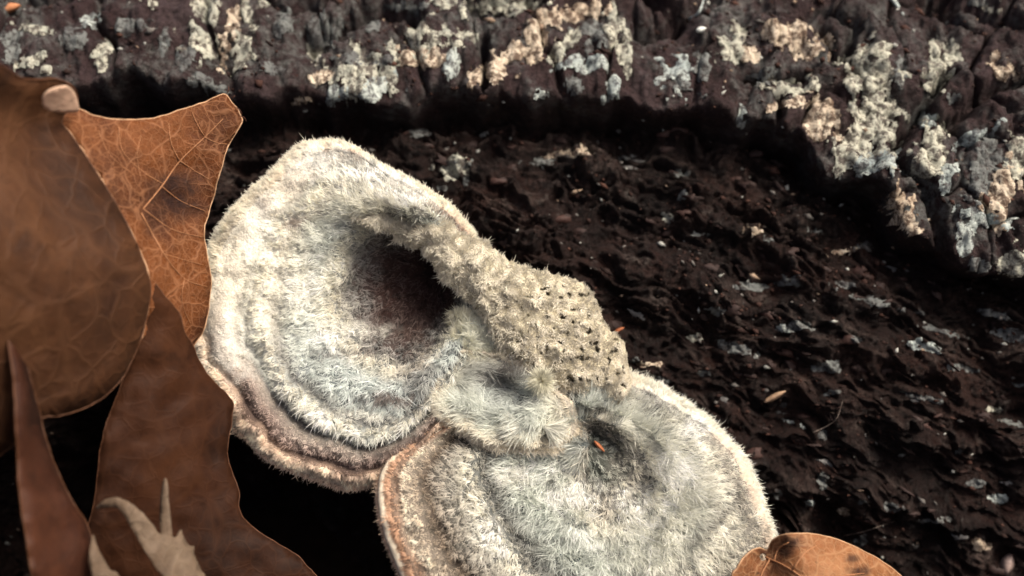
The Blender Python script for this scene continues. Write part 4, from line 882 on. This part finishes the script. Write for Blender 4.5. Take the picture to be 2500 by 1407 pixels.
# ------------------------------------------------------------------ small things lying on bark and fungi
def on_bark(px, py):
    k = np.argmin(np.where(vis, (DPX-px)**2+(DPY-py)**2, 1e12)); i, j = np.unravel_index(k, U.shape); return LP[i, j]
def sliver(name, p0, p1, wid, thick, mat, label, cat, bow=.0):
    p0, p1 = np.array(p0), np.array(p1); n = 9; t = np.linspace(0, 1, n); pth = p0+(p1-p0)*t[:, None]; pth[:, 2] += bow*np.sin(np.pi*t)
    d_ = (p1-p0)/np.linalg.norm(p1-p0); sd_ = np.cross(d_, [0, 0, 1]); rows = []
    for k in range(n):
        hw = wid*.5*max(.05, math.sin(math.pi*min(1, .08+.92*t[k]*.98))**.7)
        rows.append([pth[k]-sd_*hw, pth[k]+[0, 0, thick], pth[k]+sd_*hw, pth[k]-[0, 0, thick*.5]])
    v = np.array(rows).reshape(-1, 3); f = [(i*4+j, i*4+(j+1) % 4, (i+1)*4+(j+1) % 4, (i+1)*4+j) for i in range(n-1) for j in range(4)]
    f += [(3, 2, 1, 0), (n*4-4, n*4-3, n*4-2, n*4-1)]
    base = thing(name+'_', pth.mean(0), label, cat); loc = np.array(base.location); bpy.data.objects.remove(base)
    ob = link(name, new_mesh(name, W(v)-loc, np.array(f)), mat); ob.location = loc; tag(ob, label, cat); return ob
M_STRAW = plain('straw', (.46, .30, .19), .6, .3, .1, .3); M_NEEDLE = plain('needle_red', (.33, .11, .045), .6, .3, 0, .3); M_WHITE = plain('white_bit', (.66, .68, .62), .6, .3, 0, .3); M_GRASS = plain('bleached_grass', (.34, .38, .36), .6, .3, .1, .4)
pa, pb = on_bark(1868, 980), on_bark(1916, 956); zz = max(pa[2], pb[2])
sliver('bud_scale', PX(1866, 982, pa[2]+.02), PX(1918, 955, pb[2]+.05), .10, .03, M_STRAW, 'straw coloured pointed bud scale lying on the dark stripped bark', 'bud scale')
nx = capB.X(np.array([1450., 1475.]), np.array([1076., 1102.])); nx[:, 2] += .05
sliver('needle_fragment', nx[0], nx[1], .06, .03, M_NEEDLE, 'short rust red needle fragment on the grey centre of the shaggy bracket', 'needle')
pa = on_bark(1712, 73); sliver('pebble', PX(1700, 76, pa[2]+.03), PX(1724, 70, pa[2]+.03), .10, .06, M_WHITE, 'tiny white grain of grit on the upper bark', 'grit')
def strand(name, pts, r, mat, label, cat, lift=.05):
    q_ = spline(pts, 8); z = np.array([on_bark(x, y)[2] for x, y in q_]); z = np.maximum(z, np.convolve(np.pad(z, 3, 'edge'), np.ones(7)/7, 'valid'))
    v, f = tube(PX(q_[:, 0], q_[:, 1], z+lift*np.sin(np.pi*np.linspace(0, 1, len(q_)))), np.linspace(r, r*.4, len(q_)), 5)
    loc = W([v.mean(0)])[0]; ob = link(name, new_mesh(name, W(v)-loc, f), mat); ob.location = loc; return tag(ob, label, cat)
strand('grass_stem', [(1684, 47), (1700, 38), (1712, 20), (1718, -4)], .035, M_GRASS, 'short curved bleached grass stem on the upper bark beside the white grit', 'grass stem')
strand('grass_stem', [(2172, -10), (2190, 14), (2205, 36)], .05, M_GRASS, 'pale bluish grass stem poking down over the lichen plates', 'grass stem')
M_SILK = plain('silk', (.30, .24, .20), .5, .4, .3, .2)
strand('plant_hair', [(1985, 1056), (2020, 1040), (2044, 1020), (2058, 976)], .006, M_SILK, 'fine curved plant hair above the stripped bark near the bud scale', 'plant hair', .12)
strand('plant_hair', [(2060, 1308), (2110, 1298), (2190, 1270)], .006, M_SILK, 'fine straight plant hair on stripped bark above the spotted leaf', 'plant hair', .12)
pa = on_bark(2458, 1368)
sliver('bud', PX(2452, 1400, pa[2]+.08), PX(2466, 1352, pa[2]+.10), .22, .10, plain('bud_pink', (.30, .22, .19), .5, .4), 'pinkish grey pointed bud lying low on the stripped bark', 'bud')
pa = on_bark(1512, 806); sliver('bark_chip', PX(1500, 812, pa[2]+.05), PX(1524, 800, pa[2]+.05), .07, .03, M_NEEDLE, 'small orange bark chip just beyond the creamy crust', 'chip')
pa = on_bark(30, 20); sliver('bark_chip', PX(-6, 26, pa[2]+.05), PX(50, 14, pa[2]+.05), .16, .05, plain('chip_orange', (.40, .17, .08), .7, .2), 'orange bark chip on the upper bark above the leaf curl', 'chip')
